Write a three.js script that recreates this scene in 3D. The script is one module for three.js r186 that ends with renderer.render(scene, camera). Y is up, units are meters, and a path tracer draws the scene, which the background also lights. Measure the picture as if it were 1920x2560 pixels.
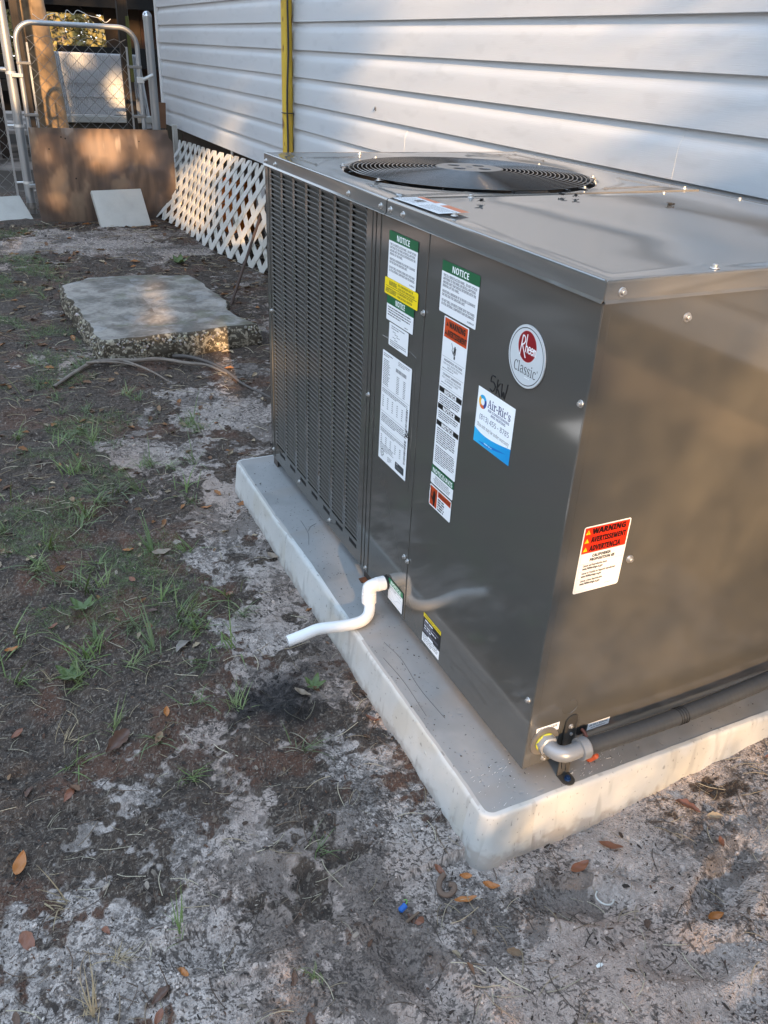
import * as THREE from 'three';
import { mergeGeometries, toCreasedNormals } from 'three/addons/utils/BufferGeometryUtils.js';
import { RoundedBoxGeometry } from 'three/addons/geometries/RoundedBoxGeometry.js';

// ------------------------------------------------------------------ camera, sky, sun, exposure
const scene = new THREE.Scene();
const camera = new THREE.PerspectiveCamera(64.092, 0.75, 0.05, 200);
camera.position.set(-0.7427, 1.294, 0.8562);
camera.rotation.order = 'YXZ';
camera.rotation.set(-0.5118, -0.4654, 0.05);
camera.updateProjectionMatrix();

const SUN = new THREE.Vector3(-0.18, 0.285, 1).normalize();
const SKY_GAIN = 0.78;
scene.background = skyTexture();
scene.environment = scene.background;
const sun = new THREE.DirectionalLight(new THREE.Color().setRGB(1, 0.64, 0.33), 5);
sun.position.copy(SUN).multiplyScalar(30);
sun.castShadow = true;
sun.shadow.mapSize.set(4096, 4096);
Object.assign(sun.shadow.camera, { left: -9, right: 9, top: 9, bottom: -9, near: 1, far: 70 });
scene.add(sun); scene.add(sun.target);

const renderer = new THREE.WebGLRenderer({ antialias: true });
renderer.setSize(768, 1024);
renderer.shadowMap.enabled = true;
renderer.toneMapping = THREE.LinearToneMapping;
renderer.toneMappingExposure = 3.4;

function skyTexture() {                                             // clear late-afternoon sky: blue overhead, paler to the horizon, warm round the low sun
  const W = 256, H = 128, d = new Float32Array(W * H * 4), s = SUN;
  for (let r = 0; r < H; r++) for (let c = 0; c < W; c++) {
    const up = ((r + 0.5) / H - 0.5) * Math.PI, a = ((c + 0.5) / W - 0.5) * 2 * Math.PI;
    const y = Math.sin(up), x = Math.cos(up) * Math.cos(a), z = Math.cos(up) * Math.sin(a);
    const mu = x * s.x + y * s.y + z * s.z, h = Math.exp(-Math.max(y, 0) * 3.2), g = Math.pow(Math.max(mu, 0), 6) * 0.5;
    const zen = [0.57, 0.80, 1.13], hor = [1.12, 1.13, 1.15], warm = [1.3, 0.85, 0.45];
    for (let k = 0; k < 3; k++) d[(r * W + c) * 4 + k] = SKY_GAIN * (zen[k] * (1 - h) + hor[k] * h + warm[k] * g * h);
    d[(r * W + c) * 4 + 3] = 1;
  }
  const t = new THREE.DataTexture(d, W, H, THREE.RGBAFormat, THREE.FloatType);
  t.mapping = THREE.EquirectangularReflectionMapping; t.magFilter = THREE.LinearFilter; t.needsUpdate = true;
  return t;
}

// ------------------------------------------------------------------ helpers
function rng(seed) { let a = seed >>> 0; return () => { a = (a + 0x6d2b79f5) | 0; let t = Math.imul(a ^ (a >>> 15), 1 | a); t = (t + Math.imul(t ^ (t >>> 7), 61 | t)) ^ t; return ((t ^ (t >>> 14)) >>> 0) / 4294967296; }; }
const R = rng(20240611);
const rr = (a, b) => a + (b - a) * R();
const clamp = (x, a = 0, b = 1) => Math.min(b, Math.max(a, x));
const sstep = (x, a, b) => { const t = clamp((x - a) / (b - a)); return t * t * (3 - 2 * t); };
const lerp = (a, b, t) => a + (b - a) * t;
function hash(ix, iy, s) { let h = Math.imul(ix, 374761393) + Math.imul(iy, 668265263) + Math.imul(s, 1274126177); h = Math.imul(h ^ (h >>> 13), 1274126177); return ((h ^ (h >>> 16)) >>> 0) / 4294967296; }
function vn(x, y, s = 0, p = 0) {                                   // value noise, 0..1, periodic when p > 0
  let ix = Math.floor(x), iy = Math.floor(y); const fx = x - ix, fy = y - iy, u = fx * fx * (3 - 2 * fx), v = fy * fy * (3 - 2 * fy);
  let jx = ix + 1, jy = iy + 1; if (p) { ix = ((ix % p) + p) % p; iy = ((iy % p) + p) % p; jx = ((jx % p) + p) % p; jy = ((jy % p) + p) % p; }
  const a = hash(ix, iy, s), b = hash(jx, iy, s), c = hash(ix, jy, s), d = hash(jx, jy, s);
  return a + (b - a) * u + (c - a + (a - b - c + d) * u) * v;
}
function fbm(x, y, o, s = 0, p = 0) { let t = 0, a = 0.5, n = 0; for (let i = 0; i < o; i++) { t += a * vn(x, y, s + i * 17, p); n += a; a *= 0.5; x *= 2; y *= 2; p *= 2; } return t / n; }

const used = {};
function numbered(n) { const k = used[n] = (used[n] ?? -1) + 1; return k ? n + '_' + String(k).padStart(3, '0') : n; }
function tag(o, label, category, group, kind) { if (label) o.userData.label = label; if (category) o.userData.category = category; if (group) o.userData.group = group; if (kind) o.userData.kind = kind; return o; }
function shadows(o) { o.castShadow = true; o.receiveShadow = true; return o; }
function thing(name, label, category, pos = [0, 0, 0], group) { const o = new THREE.Group(); o.name = numbered(name); o.position.set(...pos); scene.add(o); return tag(o, label, category, group); }
function part(name, geo, m, parent, label) { const o = shadows(new THREE.Mesh(geo, m)); o.name = name; parent.add(o); if (label) o.userData.label = label; return o; }
function solo(name, geo, m, label, category, group, pos = [0, 0, 0]) { const o = shadows(new THREE.Mesh(geo, m)); o.name = numbered(name); o.position.set(...pos); scene.add(o); return tag(o, label, category, group); }
function strip(g) { const o = g.index ? g.toNonIndexed() : g; for (const k of Object.keys(o.attributes)) if (!['position', 'normal', 'uv'].includes(k)) o.deleteAttribute(k); return o; }
const merge = (list) => mergeGeometries(list.map(strip), false);
function box(x0, x1, y0, y1, z0, z1, r = 0) {
  const w = x1 - x0, h = y1 - y0, d = z1 - z0, g = r ? new RoundedBoxGeometry(w, h, d, 2, Math.min(r, w / 2.01, h / 2.01, d / 2.01)) : new THREE.BoxGeometry(w, h, d);
  return g.translate((x0 + x1) / 2, (y0 + y1) / 2, (z0 + z1) / 2);
}
function cyl(r0, r1, h, n = 16, open = false) { return new THREE.CylinderGeometry(r0, r1, h, n, 1, open); }
function rod(a, b, r, n = 6, r2 = r) {
  const A = new THREE.Vector3(...a), B = new THREE.Vector3(...b), d = B.clone().sub(A), g = new THREE.CylinderGeometry(r2, r, d.length(), n, 1);
  g.applyQuaternion(new THREE.Quaternion().setFromUnitVectors(new THREE.Vector3(0, 1, 0), d.clone().normalize()));
  return g.translate((A.x + B.x) / 2, (A.y + B.y) / 2, (A.z + B.z) / 2);
}
function tube(pts, r, seg = 40, rad = 12, tension = 0.5) { return new THREE.TubeGeometry(new THREE.CatmullRomCurve3(pts.map((p) => new THREE.Vector3(...p)), false, 'catmullrom', tension), seg, r, rad); }
function taper(g, pts, f, seg, rad) {                               // scales the rings of a tube by f(t)
  const c = new THREE.CatmullRomCurve3(pts.map((p) => new THREE.Vector3(...p))), P = g.attributes.position, v = new THREE.Vector3();
  for (let i = 0; i <= seg; i++) { const o = c.getPointAt(i / seg); for (let j = 0; j <= rad; j++) { const k = i * (rad + 1) + j; v.fromBufferAttribute(P, k).sub(o).multiplyScalar(f(i / seg, j)).add(o); P.setXYZ(k, v.x, v.y, v.z); } }
  g.computeVertexNormals(); return g;
}
function uvBox(g, s = 1) {                                          // uv in metres by the dominant axis of the normal
  if (g.index) g = g.toNonIndexed(); const P = g.attributes.position, N = g.attributes.normal, uv = new Float32Array(P.count * 2);
  for (let i = 0; i < P.count; i++) {
    const f = i - (i % 3), x = Math.abs(N.getX(f)), y = Math.abs(N.getY(f)), z = Math.abs(N.getZ(f));
    const a = y >= x && y >= z ? [P.getX(i), P.getZ(i)] : x >= z ? [P.getZ(i), P.getY(i)] : [P.getX(i), P.getY(i)];
    uv[i * 2] = a[0] * s; uv[i * 2 + 1] = a[1] * s;
  }
  g.setAttribute('uv', new THREE.BufferAttribute(uv, 2)); return g;
}
function dataTex(W, H, fn, { wrap = true, srgb = true } = {}) {     // fn returns linear rgb, stored as sRGB
  const d = new Uint8Array(W * H * 4), e = (v) => 255 * (v <= 0.0031308 ? 12.92 * v : 1.055 * Math.pow(v, 1 / 2.4) - 0.055);
  for (let y = 0; y < H; y++) for (let x = 0; x < W; x++) { const c = fn(x / W, y / H, x, y), k = (y * W + x) * 4; for (let i = 0; i < 3; i++) d[k + i] = srgb ? e(clamp(c[i])) : 255 * clamp(c[i]); d[k + 3] = 255; }
  const t = new THREE.DataTexture(d, W, H, THREE.RGBAFormat); t.magFilter = THREE.LinearFilter; t.minFilter = THREE.LinearMipmapLinearFilter; t.generateMipmaps = true;
  if (wrap) t.wrapS = t.wrapT = THREE.RepeatWrapping; if (srgb) t.colorSpace = THREE.SRGBColorSpace; t.needsUpdate = true; return t;
}
const gray = (W, H, fn) => dataTex(W, H, (u, v, x, y) => { const a = fn(u, v, x, y); return [a, a, a]; }, { srgb: false });
const C = (r, g, b) => new THREE.Color().setRGB(r, g, b);
const mat = (c, roughness = 0.6, o = {}) => new THREE.MeshStandardMaterial({ color: Array.isArray(c) ? C(...c) : c, roughness, ...o });
const mix3 = (a, b, t) => [lerp(a[0], b[0], t), lerp(a[1], b[1], t), lerp(a[2], b[2], t)];

// ------------------------------------------------------------------ ground
const PAD = { x0: -0.1095, x1: 1.02, z0: -1.512, z1: 0.0564, top: 0.1135 };
function sandZone(x, z) {                                           // 0 leaf litter .. 1 bare sand
  let s = 0.40;
  s += 0.20 * sstep(z, -0.42, 0.0) * sstep(x, -0.9, -0.45);
  s += 0.24 * sstep(x, -0.42, -0.2) * sstep(z, -1.9, -1.2);
  s += 0.30 * Math.exp(-(((x - 0.05) / 0.26) ** 2 + ((z + 2.15) / 0.65) ** 2));
  s -= 0.10 * sstep(-x, 0.4, 0.75) * sstep(-z, 0.45, 0.9);
  s += 0.28 * sstep(-z, 4.75, 5.3) * (1 - sstep(-z, 5.9, 6.3)) * (1 - sstep(x, 0.2, 0.6));
  s -= 0.16 * sstep(-z, 3.0, 3.6) * (1 - sstep(-z, 4.6, 5.0));
  s -= 0.25 * sstep(-z, 6.1, 6.6);
  s -= 0.3 * Math.exp(-(((x - 0.45) / 0.22) ** 2 + ((z - 0.13) / 0.07) ** 2));
  s += 0.2 * sstep(z, 0.9, 2.2);
  return s;
}
const sandAt = (x, z) => sstep(sandZone(x, z) + (fbm(x * 3.1 + 9, z * 3.1, 4, 5) - 0.5) * 1.15 + (fbm(x * 17, z * 17, 3, 8) - 0.5) * 0.5 + (vn(x * 70, z * 70, 9) - 0.5) * 0.2, 0.38, 0.62);
function wetAt(x, z) { const d = Math.hypot((x + 0.315) / 1.1, (z + 0.515) / 0.95) + (fbm(x * 14, z * 14, 3, 3) - 0.5) * 0.09; return 1 - sstep(d, 0.06, 0.135); }
function groundH(x, z) {
  let h = (fbm(x * 1.3 + 40, z * 1.3, 3, 21) - 0.5) * 0.05;
  const near = sstep(z, -3.2, -1.2);
  h += (fbm(x * 11 + 5, z * 11, 3, 37) - 0.5) * 0.027 * near;
  h += (fbm(x * 5.5, z * 5.5, 3, 31) - 0.5) * (0.022 + 0.012 * near);
  h += (fbm(x * 22, z * 22, 2, 41) - 0.5) * 0.017 * (0.4 + 0.6 * near);
  h += (vn(x * 90, z * 90, 51) - 0.5) * 0.0052 * near + (vn(x * 170, z * 170, 53) - 0.5) * 0.0026 * near;
  const dx = Math.max(PAD.x0 - x, 0, x - PAD.x1), dz = Math.max(PAD.z0 - z, 0, z - PAD.z1), d = Math.hypot(dx, dz), b = Math.exp(-d / 0.12);
  h *= 1 - 0.55 * b;
  if (z > 0.02) h += (-0.024 + 0.062 * sstep(x, -0.02, 0.6)) * Math.exp(-d / 0.16) + 0.012 * Math.exp(-d / 0.05) * vn(x * 16, 3, 61);   // soil thrown up along the near edge of the pad
  else h += 0.008 * Math.exp(-d / 0.05) * (vn(3, z * 14, 62) - 0.2);
  h -= 0.028 * Math.exp(-(((x + 0.33) / 0.06) ** 2 + ((z + 0.54) / 0.06) ** 2));
  for (const [px, pz, a, l, w] of [[0.02, 0.19, 0.5, 0.12, 0.05], [0.27, 0.28, -0.4, 0.13, 0.05], [-0.42, -0.02, 0.9, 0.12, 0.05], [-0.6, 0.02, 0.3, 0.11, 0.045], [-0.3, 0.2, 1.2, 0.13, 0.05], [0.12, 0.36, 0.2, 0.12, 0.05]]) {   // old footprints
    const ca = Math.cos(a), sa = Math.sin(a), u = ((x - px) * ca + (z - pz) * sa) / l, v = (-(x - px) * sa + (z - pz) * ca) / w, q = u * u + v * v;
    if (q < 4) h += -0.024 * Math.exp(-q * 2.2) + 0.012 * Math.exp(-((Math.sqrt(q) - 1.05) ** 2) * 14);
  }
  if (Math.abs(x) > 3 || z > 3 || z < -9) h *= 0.6;
  return h;
}
function soil(x, z, fine) {
  const s = sandAt(x, z), f1 = fbm(x * 60, z * 60, 3, 71), f2 = fine ? vn(x * 330, z * 330, 77) : 0.5, f3 = vn(x * 130, z * 130, 79), big = fbm(x * 2.2, z * 2.2, 3, 83);
  let sand = mix3([0.19, 0.152, 0.127], [0.55, 0.47, 0.415], f1 * 0.55 + f2 * 0.45);
  sand = mix3(sand, [0.34, 0.24, 0.185], sstep(big, 0.5, 0.75) * 0.6);
  let lit = mix3([0.008, 0.0055, 0.004], [0.075, 0.050, 0.034], f1 * f1 * 0.5 + f1 * 0.55 + f3 * 0.45);
  lit = mix3(lit, [0.10, 0.042, 0.022], sstep(fbm(x * 9, z * 9, 3, 91), 0.52, 0.70) * 0.7);
  lit = mix3(lit, [0.14, 0.115, 0.095], sstep(f2 * 0.6 + f3 * 0.4, 0.66, 0.85) * 0.55);
  const sp2 = fine ? vn(x * 520, z * 520, 78) : 0.5, speck = sstep(f3 * 0.35 + f2 * 0.35 + sp2 * 0.3 + (1 - s) * 0.2, 0.52, 0.62);      // dark bits of bark and leaf mould over the sand
  const s2 = fine ? sstep(s + (fbm(x * 60, z * 60, 4, 87) - 0.5) * 1.1 * (0.35 + 0.65 * (1 - Math.abs(s - 0.5) * 2)), 0.34, 0.66) : s;
  let pale = 0;
  if (fine) {
    const A = vn(x * 150 + z * 40, z * 380 - x * 105, 86), B = vn(x * 360 - z * 130, z * 140 + x * 50, 89), fl = Math.max(sstep(A, 0.70, 0.79), sstep(B, 0.72, 0.80)), k = fbm(x * 12, z * 12, 3, 84);
    sand = mix3(sand, [0.03, 0.021, 0.016], fl * (0.08 + 0.72 * sstep(k, 0.44, 0.64)));
    pale = Math.max(sstep(vn(x * 330 + z * 120 + 9, z * 150 - x * 55, 88), 0.74, 0.84), sstep(vn(x * 140, z * 350 + 7, 90), 0.78, 0.86));
  }
  let c = mix3(lit, sand, s2); c = mix3(c, [0.045, 0.034, 0.028], speck * 0.75 * (0.35 + 0.65 * s) * (0.25 + 0.75 * sstep(fbm(x * 7 + 3, z * 7, 3, 97), 0.33, 0.56)));
  c = mix3(c, [0.032, 0.023, 0.018], sstep(fbm(x * 6.3 + 31, z * 6.3, 4, 98) + (fine ? (fbm(x * 80, z * 80, 3, 99) - 0.5) * 0.5 : 0), 0.57, 0.64) * 0.6 * s); c = mix3(c, [0.20, 0.16, 0.125], pale * 0.55 * (1 - 0.75 * s2));
  const g = sstep(fbm(x * 4 + 70, z * 4, 3, 101), 0.5, 0.66) * sstep(-x, 0.3, 0.6) * sstep(-z, 0.7, 1.2) * (1 - s) * 0.5; c = mix3(c, [0.05, 0.062, 0.022], g * vn(x * 50, z * 50, 103));
  const w = wetAt(x, z); c = mix3(c, [c[0] * 0.16, c[1] * 0.16, c[2] * 0.17], w);
  return c;
}
const texNear = dataTex(2048, 2048, (u, v) => soil(-1.25 + u * 2.2, -1.76 + v * 2.36, true), { wrap: false });
const texMid = dataTex(1024, 2048, (u, v) => soil(-2 + u * 3.4, -8 + v * 6.38, true), { wrap: false });
const groundBump = gray(512, 512, (u, v) => 0.5 + (fbm(u * 14, v * 14, 4, 121, 14) - 0.5) * 0.9 + (vn(u * 150, v * 150, 125) - 0.5) * 0.35);
const bumpFor = (x, z) => { const t = groundBump.clone(); t.repeat.set(x * 4, z * 4); t.needsUpdate = true; return t; };
const texFar = dataTex(512, 512, (u, v) => mix3([0.05, 0.037, 0.028], [0.30, 0.25, 0.215], sstep(fbm(u * 6, v * 6, 5, 111, 6), 0.42, 0.62)), {});
texFar.repeat.set(0.25, 0.25);
function sheet(x0, x1, z0, z1, nx, nz, hole) {
  const pos = [], uv = [], idx = [];
  for (let j = 0; j <= nz; j++) for (let i = 0; i <= nx; i++) { const x = lerp(x0, x1, i / nx), z = lerp(z0, z1, j / nz); pos.push(x, groundH(x, z), z); uv.push(i / nx, j / nz); }
  const w = nx + 1;
  for (let j = 0; j < nz; j++) for (let i = 0; i < nx; i++) { const x = lerp(x0, x1, (i + 0.5) / nx), z = lerp(z0, z1, (j + 0.5) / nz); if (hole && hole(x, z)) continue; const a = j * w + i; idx.push(a, a + w, a + 1, a + 1, a + w, a + w + 1); }
  const g = new THREE.BufferGeometry(); g.setAttribute('position', new THREE.Float32BufferAttribute(pos, 3)); g.setAttribute('uv', new THREE.Float32BufferAttribute(uv, 2)); g.setIndex(idx); g.computeVertexNormals(); return g;
}
{
  const near = sheet(-1.25, 0.95, -1.76, 0.6, 360, 386, (x, z) => x > 0.05 && x < 0.9 && z < -0.15 && z > -1.35);
  const mid = sheet(-2, 1.4, -8, -1.62, 170, 304); { const P = mid.attributes.position; for (let i = 0; i < P.count; i++) if (P.getZ(i) > -1.735) P.setY(i, P.getY(i) - 0.012); }
  const far = sheet(-45, 45, -45, 45, 180, 180, (x, z) => x > -1.5 && x < 0.5 && z > -7.5 && z < 0.5); far.translate(0, -0.02, 0);
  { const P = far.attributes.position, uv = far.attributes.uv; for (let i = 0; i < P.count; i++) { const x = P.getX(i), z = P.getZ(i); if (x > -1.6 && x < 1.1 && z > -7.7 && z < 0.75) P.setY(i, -0.06); uv.setXY(i, x, z); } }
  const g = mergeGeometries([near, mid, far], true);
  const ground = shadows(new THREE.Mesh(g, [mat(0xffffff, 0.95, { map: texNear, bumpMap: bumpFor(2.2, 2.3), bumpScale: 0.006 }), mat(0xffffff, 0.95, { map: texMid, bumpMap: bumpFor(3.4, 6.3), bumpScale: 0.008 }), mat(0xffffff, 0.95, { map: texFar })]));
  ground.name = 'ground'; ground.userData.kind = 'structure'; scene.add(ground);
}

// ------------------------------------------------------------------ house with lap siding
const sidingGrain = gray(512, 256, (u, v) => 0.5 + (fbm(u * 10, v * 128, 3, 201, 2) - 0.5) * 0.7 + (vn(u * 40, v * 256, 207) - 0.5) * 0.25);
sidingGrain.repeat.set(1.4, 3);
const sidingTint = dataTex(512, 512, (u, v) => { const d = fbm(u * 6, v * 18, 4, 211, 6), s = sstep(fbm(u * 24, v * 40, 3, 215, 8), 0.62, 0.8); return mix3([0.462, 0.488, 0.508], [0.505, 0.525, 0.54], d).map((c) => c * (1 - 0.06 * s)); });
sidingTint.repeat.set(0.4, 0.7);
const SIDING = mat(0xffffff, 0.5, { map: sidingTint, bumpMap: sidingGrain, bumpScale: 0.0007 });
const WX = 1.05, WB = 0.6225, COURSE = 0.132;
function board(y, z0, z1, proud, tint) {
  const o = (d) => -(d + proud), pr = [[0, 0.002], [o(0.004), 0.003], [o(0.0165), 0.0], [o(0.0185), 0.0015], [o(0.0182), 0.006], [o(0.0172), 0.045], [o(0.0162), 0.078], [o(0.0148), 0.087], [o(0.0118), 0.096], [o(0.0078), 0.104], [o(0.0048), 0.111], [o(0.0036), 0.118], [o(0.0034), 0.139], [0, 0.139]];
  const s = new THREE.Shape(pr.map(([x, yy]) => new THREE.Vector2(x, yy)));
  let g = new THREE.ExtrudeGeometry(s, { depth: z1 - z0, bevelEnabled: false, steps: Math.max(2, Math.round((z1 - z0) / 0.5)) });
  g = toCreasedNormals(g, 0.6);
  { const P = g.attributes.position; for (let i = 0; i < P.count; i++) { const z = P.getZ(i) + z0; P.setX(i, P.getX(i) + (fbm(z * 1.3, y * 9, 2, 221) - 0.5) * 0.004); } }
  g.translate(WX, y, z0); return uvBox(g);
}
{
  const h = thing('house', 'house wall of pale blue-grey lap siding behind the air conditioner', 'house', [0, 0, 0]);
  const seams = [[-2.66], [-5.25, -2.66], [-6.75, -2.66], [-5.27, -1.0], [-3.83], [-3.83], [-3.62], [-2.2], [-4.4], [-1.7], [-5.0], [-3.1], [-4.6], [-2.4], [-3.9]];
  seams.forEach((cut, i) => {
    const e = [-7.62, ...cut, 3.2];
    for (let k = 0; k + 1 < e.length; k++) part('siding_board', board(WB + i * COURSE, e[k] - (k ? 0.012 : 0), e[k + 1], k % 2 ? 0.0007 : 0, 0), SIDING, h);
  });
  const white = mat([0.66, 0.67, 0.67], 0.5);
  part('corner_trim', merge([box(WX - 0.03, WX + 0.04, WB - 0.005, 2.62, -7.665, -7.615, 0.004)]), white, h);
  part('wall_frame', merge([box(WX + 0.001, WX + 0.09, WB + 0.01, 2.6, -7.6, 3.2), box(WX + 0.03, 6, WB + 0.01, 2.6, -7.66, -7.62)]), mat([0.1, 0.08, 0.06], 0.9), h);
  part('floor_frame', merge([box(WX + 0.1, 6, 0.56, WB - 0.01, -7.6, 3.2), box(WX + 0.12, WX + 0.16, 0.42, 0.56, -7.5, 3.2), ...Array.from({ length: 9 }, (_, k) => box(WX + 0.16, 4, 0.43, 0.56, -7.3 + k * 1.2, -7.26 + k * 1.2))]), mat([0.06, 0.045, 0.035], 0.9), h);
  part('roof', merge([box(WX - 0.32, 6.2, 2.66, 2.72, -7.95, 3.5), box(WX - 0.335, WX - 0.32, 2.6, 2.75, -7.95, 3.5)]), mat([0.5, 0.5, 0.5], 0.6), h);
  part('unseen_back_skirt', box(5.9, 5.98, 0, 0.6, -7.6, 3.2), mat([0.2, 0.2, 0.2], 0.8), h);  // out of view, closes the space under the house so it stays dark
}
{ // things seen under the house
  const blockTex = dataTex(256, 256, (u, v) => { const n = fbm(u * 24, v * 24, 3, 301, 24); return [0.13 + n * 0.14, 0.13 + n * 0.135, 0.125 + n * 0.13]; });
  const BM = mat(0xffffff, 0.95, { map: blockTex });
  const cb = () => uvBox(merge([box(-0.1, 0.1, 0, 0.19, -0.2, -0.165, 0.003), box(-0.1, 0.1, 0, 0.19, 0.165, 0.2, 0.003), box(-0.1, 0.1, 0, 0.19, -0.017, 0.017, 0.003), box(-0.1, -0.07, 0, 0.19, -0.165, -0.017), box(-0.1, -0.07, 0, 0.19, 0.017, 0.165), box(0.07, 0.1, 0, 0.19, -0.165, -0.017), box(0.07, 0.1, 0, 0.19, 0.017, 0.165)]), 3);
  const g0 = cb();
  [[1.32, -4.62], [1.36, -5.2], [1.3, -6.6]].forEach(([x, z], k) => {
    const t = thing('block_pier', ['grey concrete block pier under the house, right end of the white lattice', 'grey concrete block pier under the house behind the lattice middle', 'grey concrete block pier under the house near the plywood board'][k], 'block pier', [x, 0, z]);
    for (let i = 0; i < 2; i++) { const b = part('block', g0, BM, t); b.position.y = i * 0.193 - 0.02; b.rotation.y = [0.02, -0.03][i]; }
  });
  const og = mat([0.62, 0.17, 0.02], 0.5);
  const t = thing('bucket', 'orange plastic bucket standing under the house behind the lattice', 'bucket', [1.17, 0.0, -5.78]);
  part('body', new THREE.LatheGeometry([[0.0, 0.0], [0.13, 0.0], [0.15, 0.36], [0.158, 0.36], [0.158, 0.38], [0.142, 0.38], [0.124, 0.012], [0, 0.012]].map((p) => new THREE.Vector2(...p)), 28), og, t);
  part('handle', tube([[0, 0.35, -0.16], [-0.1, 0.25, -0.12], [-0.17, 0.2, 0], [-0.1, 0.25, 0.12], [0, 0.35, 0.16]], 0.003, 24, 6), mat([0.5, 0.5, 0.5], 0.4, { metalness: 0.8 }), t);
}

// ------------------------------------------------------------------ concrete pad
const concreteTex = dataTex(1024, 1024, (u, v) => {                 // one texture tile is 1 m
  const b = fbm(u * 5, v * 5, 5, 401, 5), f = fbm(u * 70, v * 70, 2, 405, 70), st = fbm(u * 3, v * 12, 3, 409, 3);
  let c = mix3([0.20, 0.20, 0.195], [0.285, 0.28, 0.27], b * 0.75 + f * 0.25); c = mix3(c, [0.24, 0.215, 0.19], sstep(st, 0.52, 0.7) * 0.5);
  const p = vn(u * 210, v * 210, 413), q = vn(u * 90, v * 90, 415); if (p > 0.955 && q > 0.45) c = c.map((a) => a * 0.3);
  return mix3(c, [0.165, 0.165, 0.16], sstep(fbm(u * 9, v * 9, 3, 417, 9), 0.6, 0.78) * 0.45);
});
const concreteBump = gray(512, 512, (u, v) => 0.5 + (fbm(u * 8, v * 8, 4, 421, 8) - 0.5) * 0.8 - (vn(u * 120, v * 120, 423) > 0.93 ? 0.35 : 0));
const CONCRETE = mat(0xffffff, 0.75, { map: concreteTex, bumpMap: concreteBump, bumpScale: 0.0015 });
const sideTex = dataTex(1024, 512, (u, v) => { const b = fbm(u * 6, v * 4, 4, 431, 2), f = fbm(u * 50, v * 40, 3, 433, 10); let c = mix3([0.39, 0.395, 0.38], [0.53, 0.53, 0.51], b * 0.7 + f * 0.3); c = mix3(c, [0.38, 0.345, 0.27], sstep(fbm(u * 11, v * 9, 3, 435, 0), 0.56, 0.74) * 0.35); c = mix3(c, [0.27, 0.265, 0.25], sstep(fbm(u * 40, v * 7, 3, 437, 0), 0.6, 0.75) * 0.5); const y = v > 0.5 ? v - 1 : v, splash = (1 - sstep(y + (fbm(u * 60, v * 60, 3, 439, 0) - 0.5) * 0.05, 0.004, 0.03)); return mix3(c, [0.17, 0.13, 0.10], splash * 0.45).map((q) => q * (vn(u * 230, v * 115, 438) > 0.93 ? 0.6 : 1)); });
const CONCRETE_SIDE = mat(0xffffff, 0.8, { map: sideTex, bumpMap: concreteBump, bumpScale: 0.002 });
function padOutline(off, n = 10) {
  const { x0, x1, z0, z1 } = PAD, r = 0.026, pts = [], arc = (cx, cz, a0, rad) => { for (let i = 0; i <= n; i++) { const a = a0 + (i / n) * Math.PI / 2; pts.push([cx + Math.cos(a) * (rad + off), cz + Math.sin(a) * (rad + off)]); } };
  const line = (ax, az, bx, bz, k) => { for (let i = 1; i < k; i++) pts.push([lerp(ax, bx, i / k), lerp(az, bz, i / k)]); };
  arc(x1 - r, z1 - r, 0, r); line(x1 - r, z1 + off, x0 + r, z1 + off, 60); arc(x0 + r, z1 - r, Math.PI / 2, r); line(x0 - off, z1 - r, x0 - off, z0 + r, 80); arc(x0 + r, z0 + r, Math.PI, r); line(x0 + r, z0 - off, x1 - r, z0 - off, 20); arc(x1 - r, z0 + r, -Math.PI / 2, r); line(x1 + off, z0 + r, x1 + off, z1 - r, 20);
  return pts;
}
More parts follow.
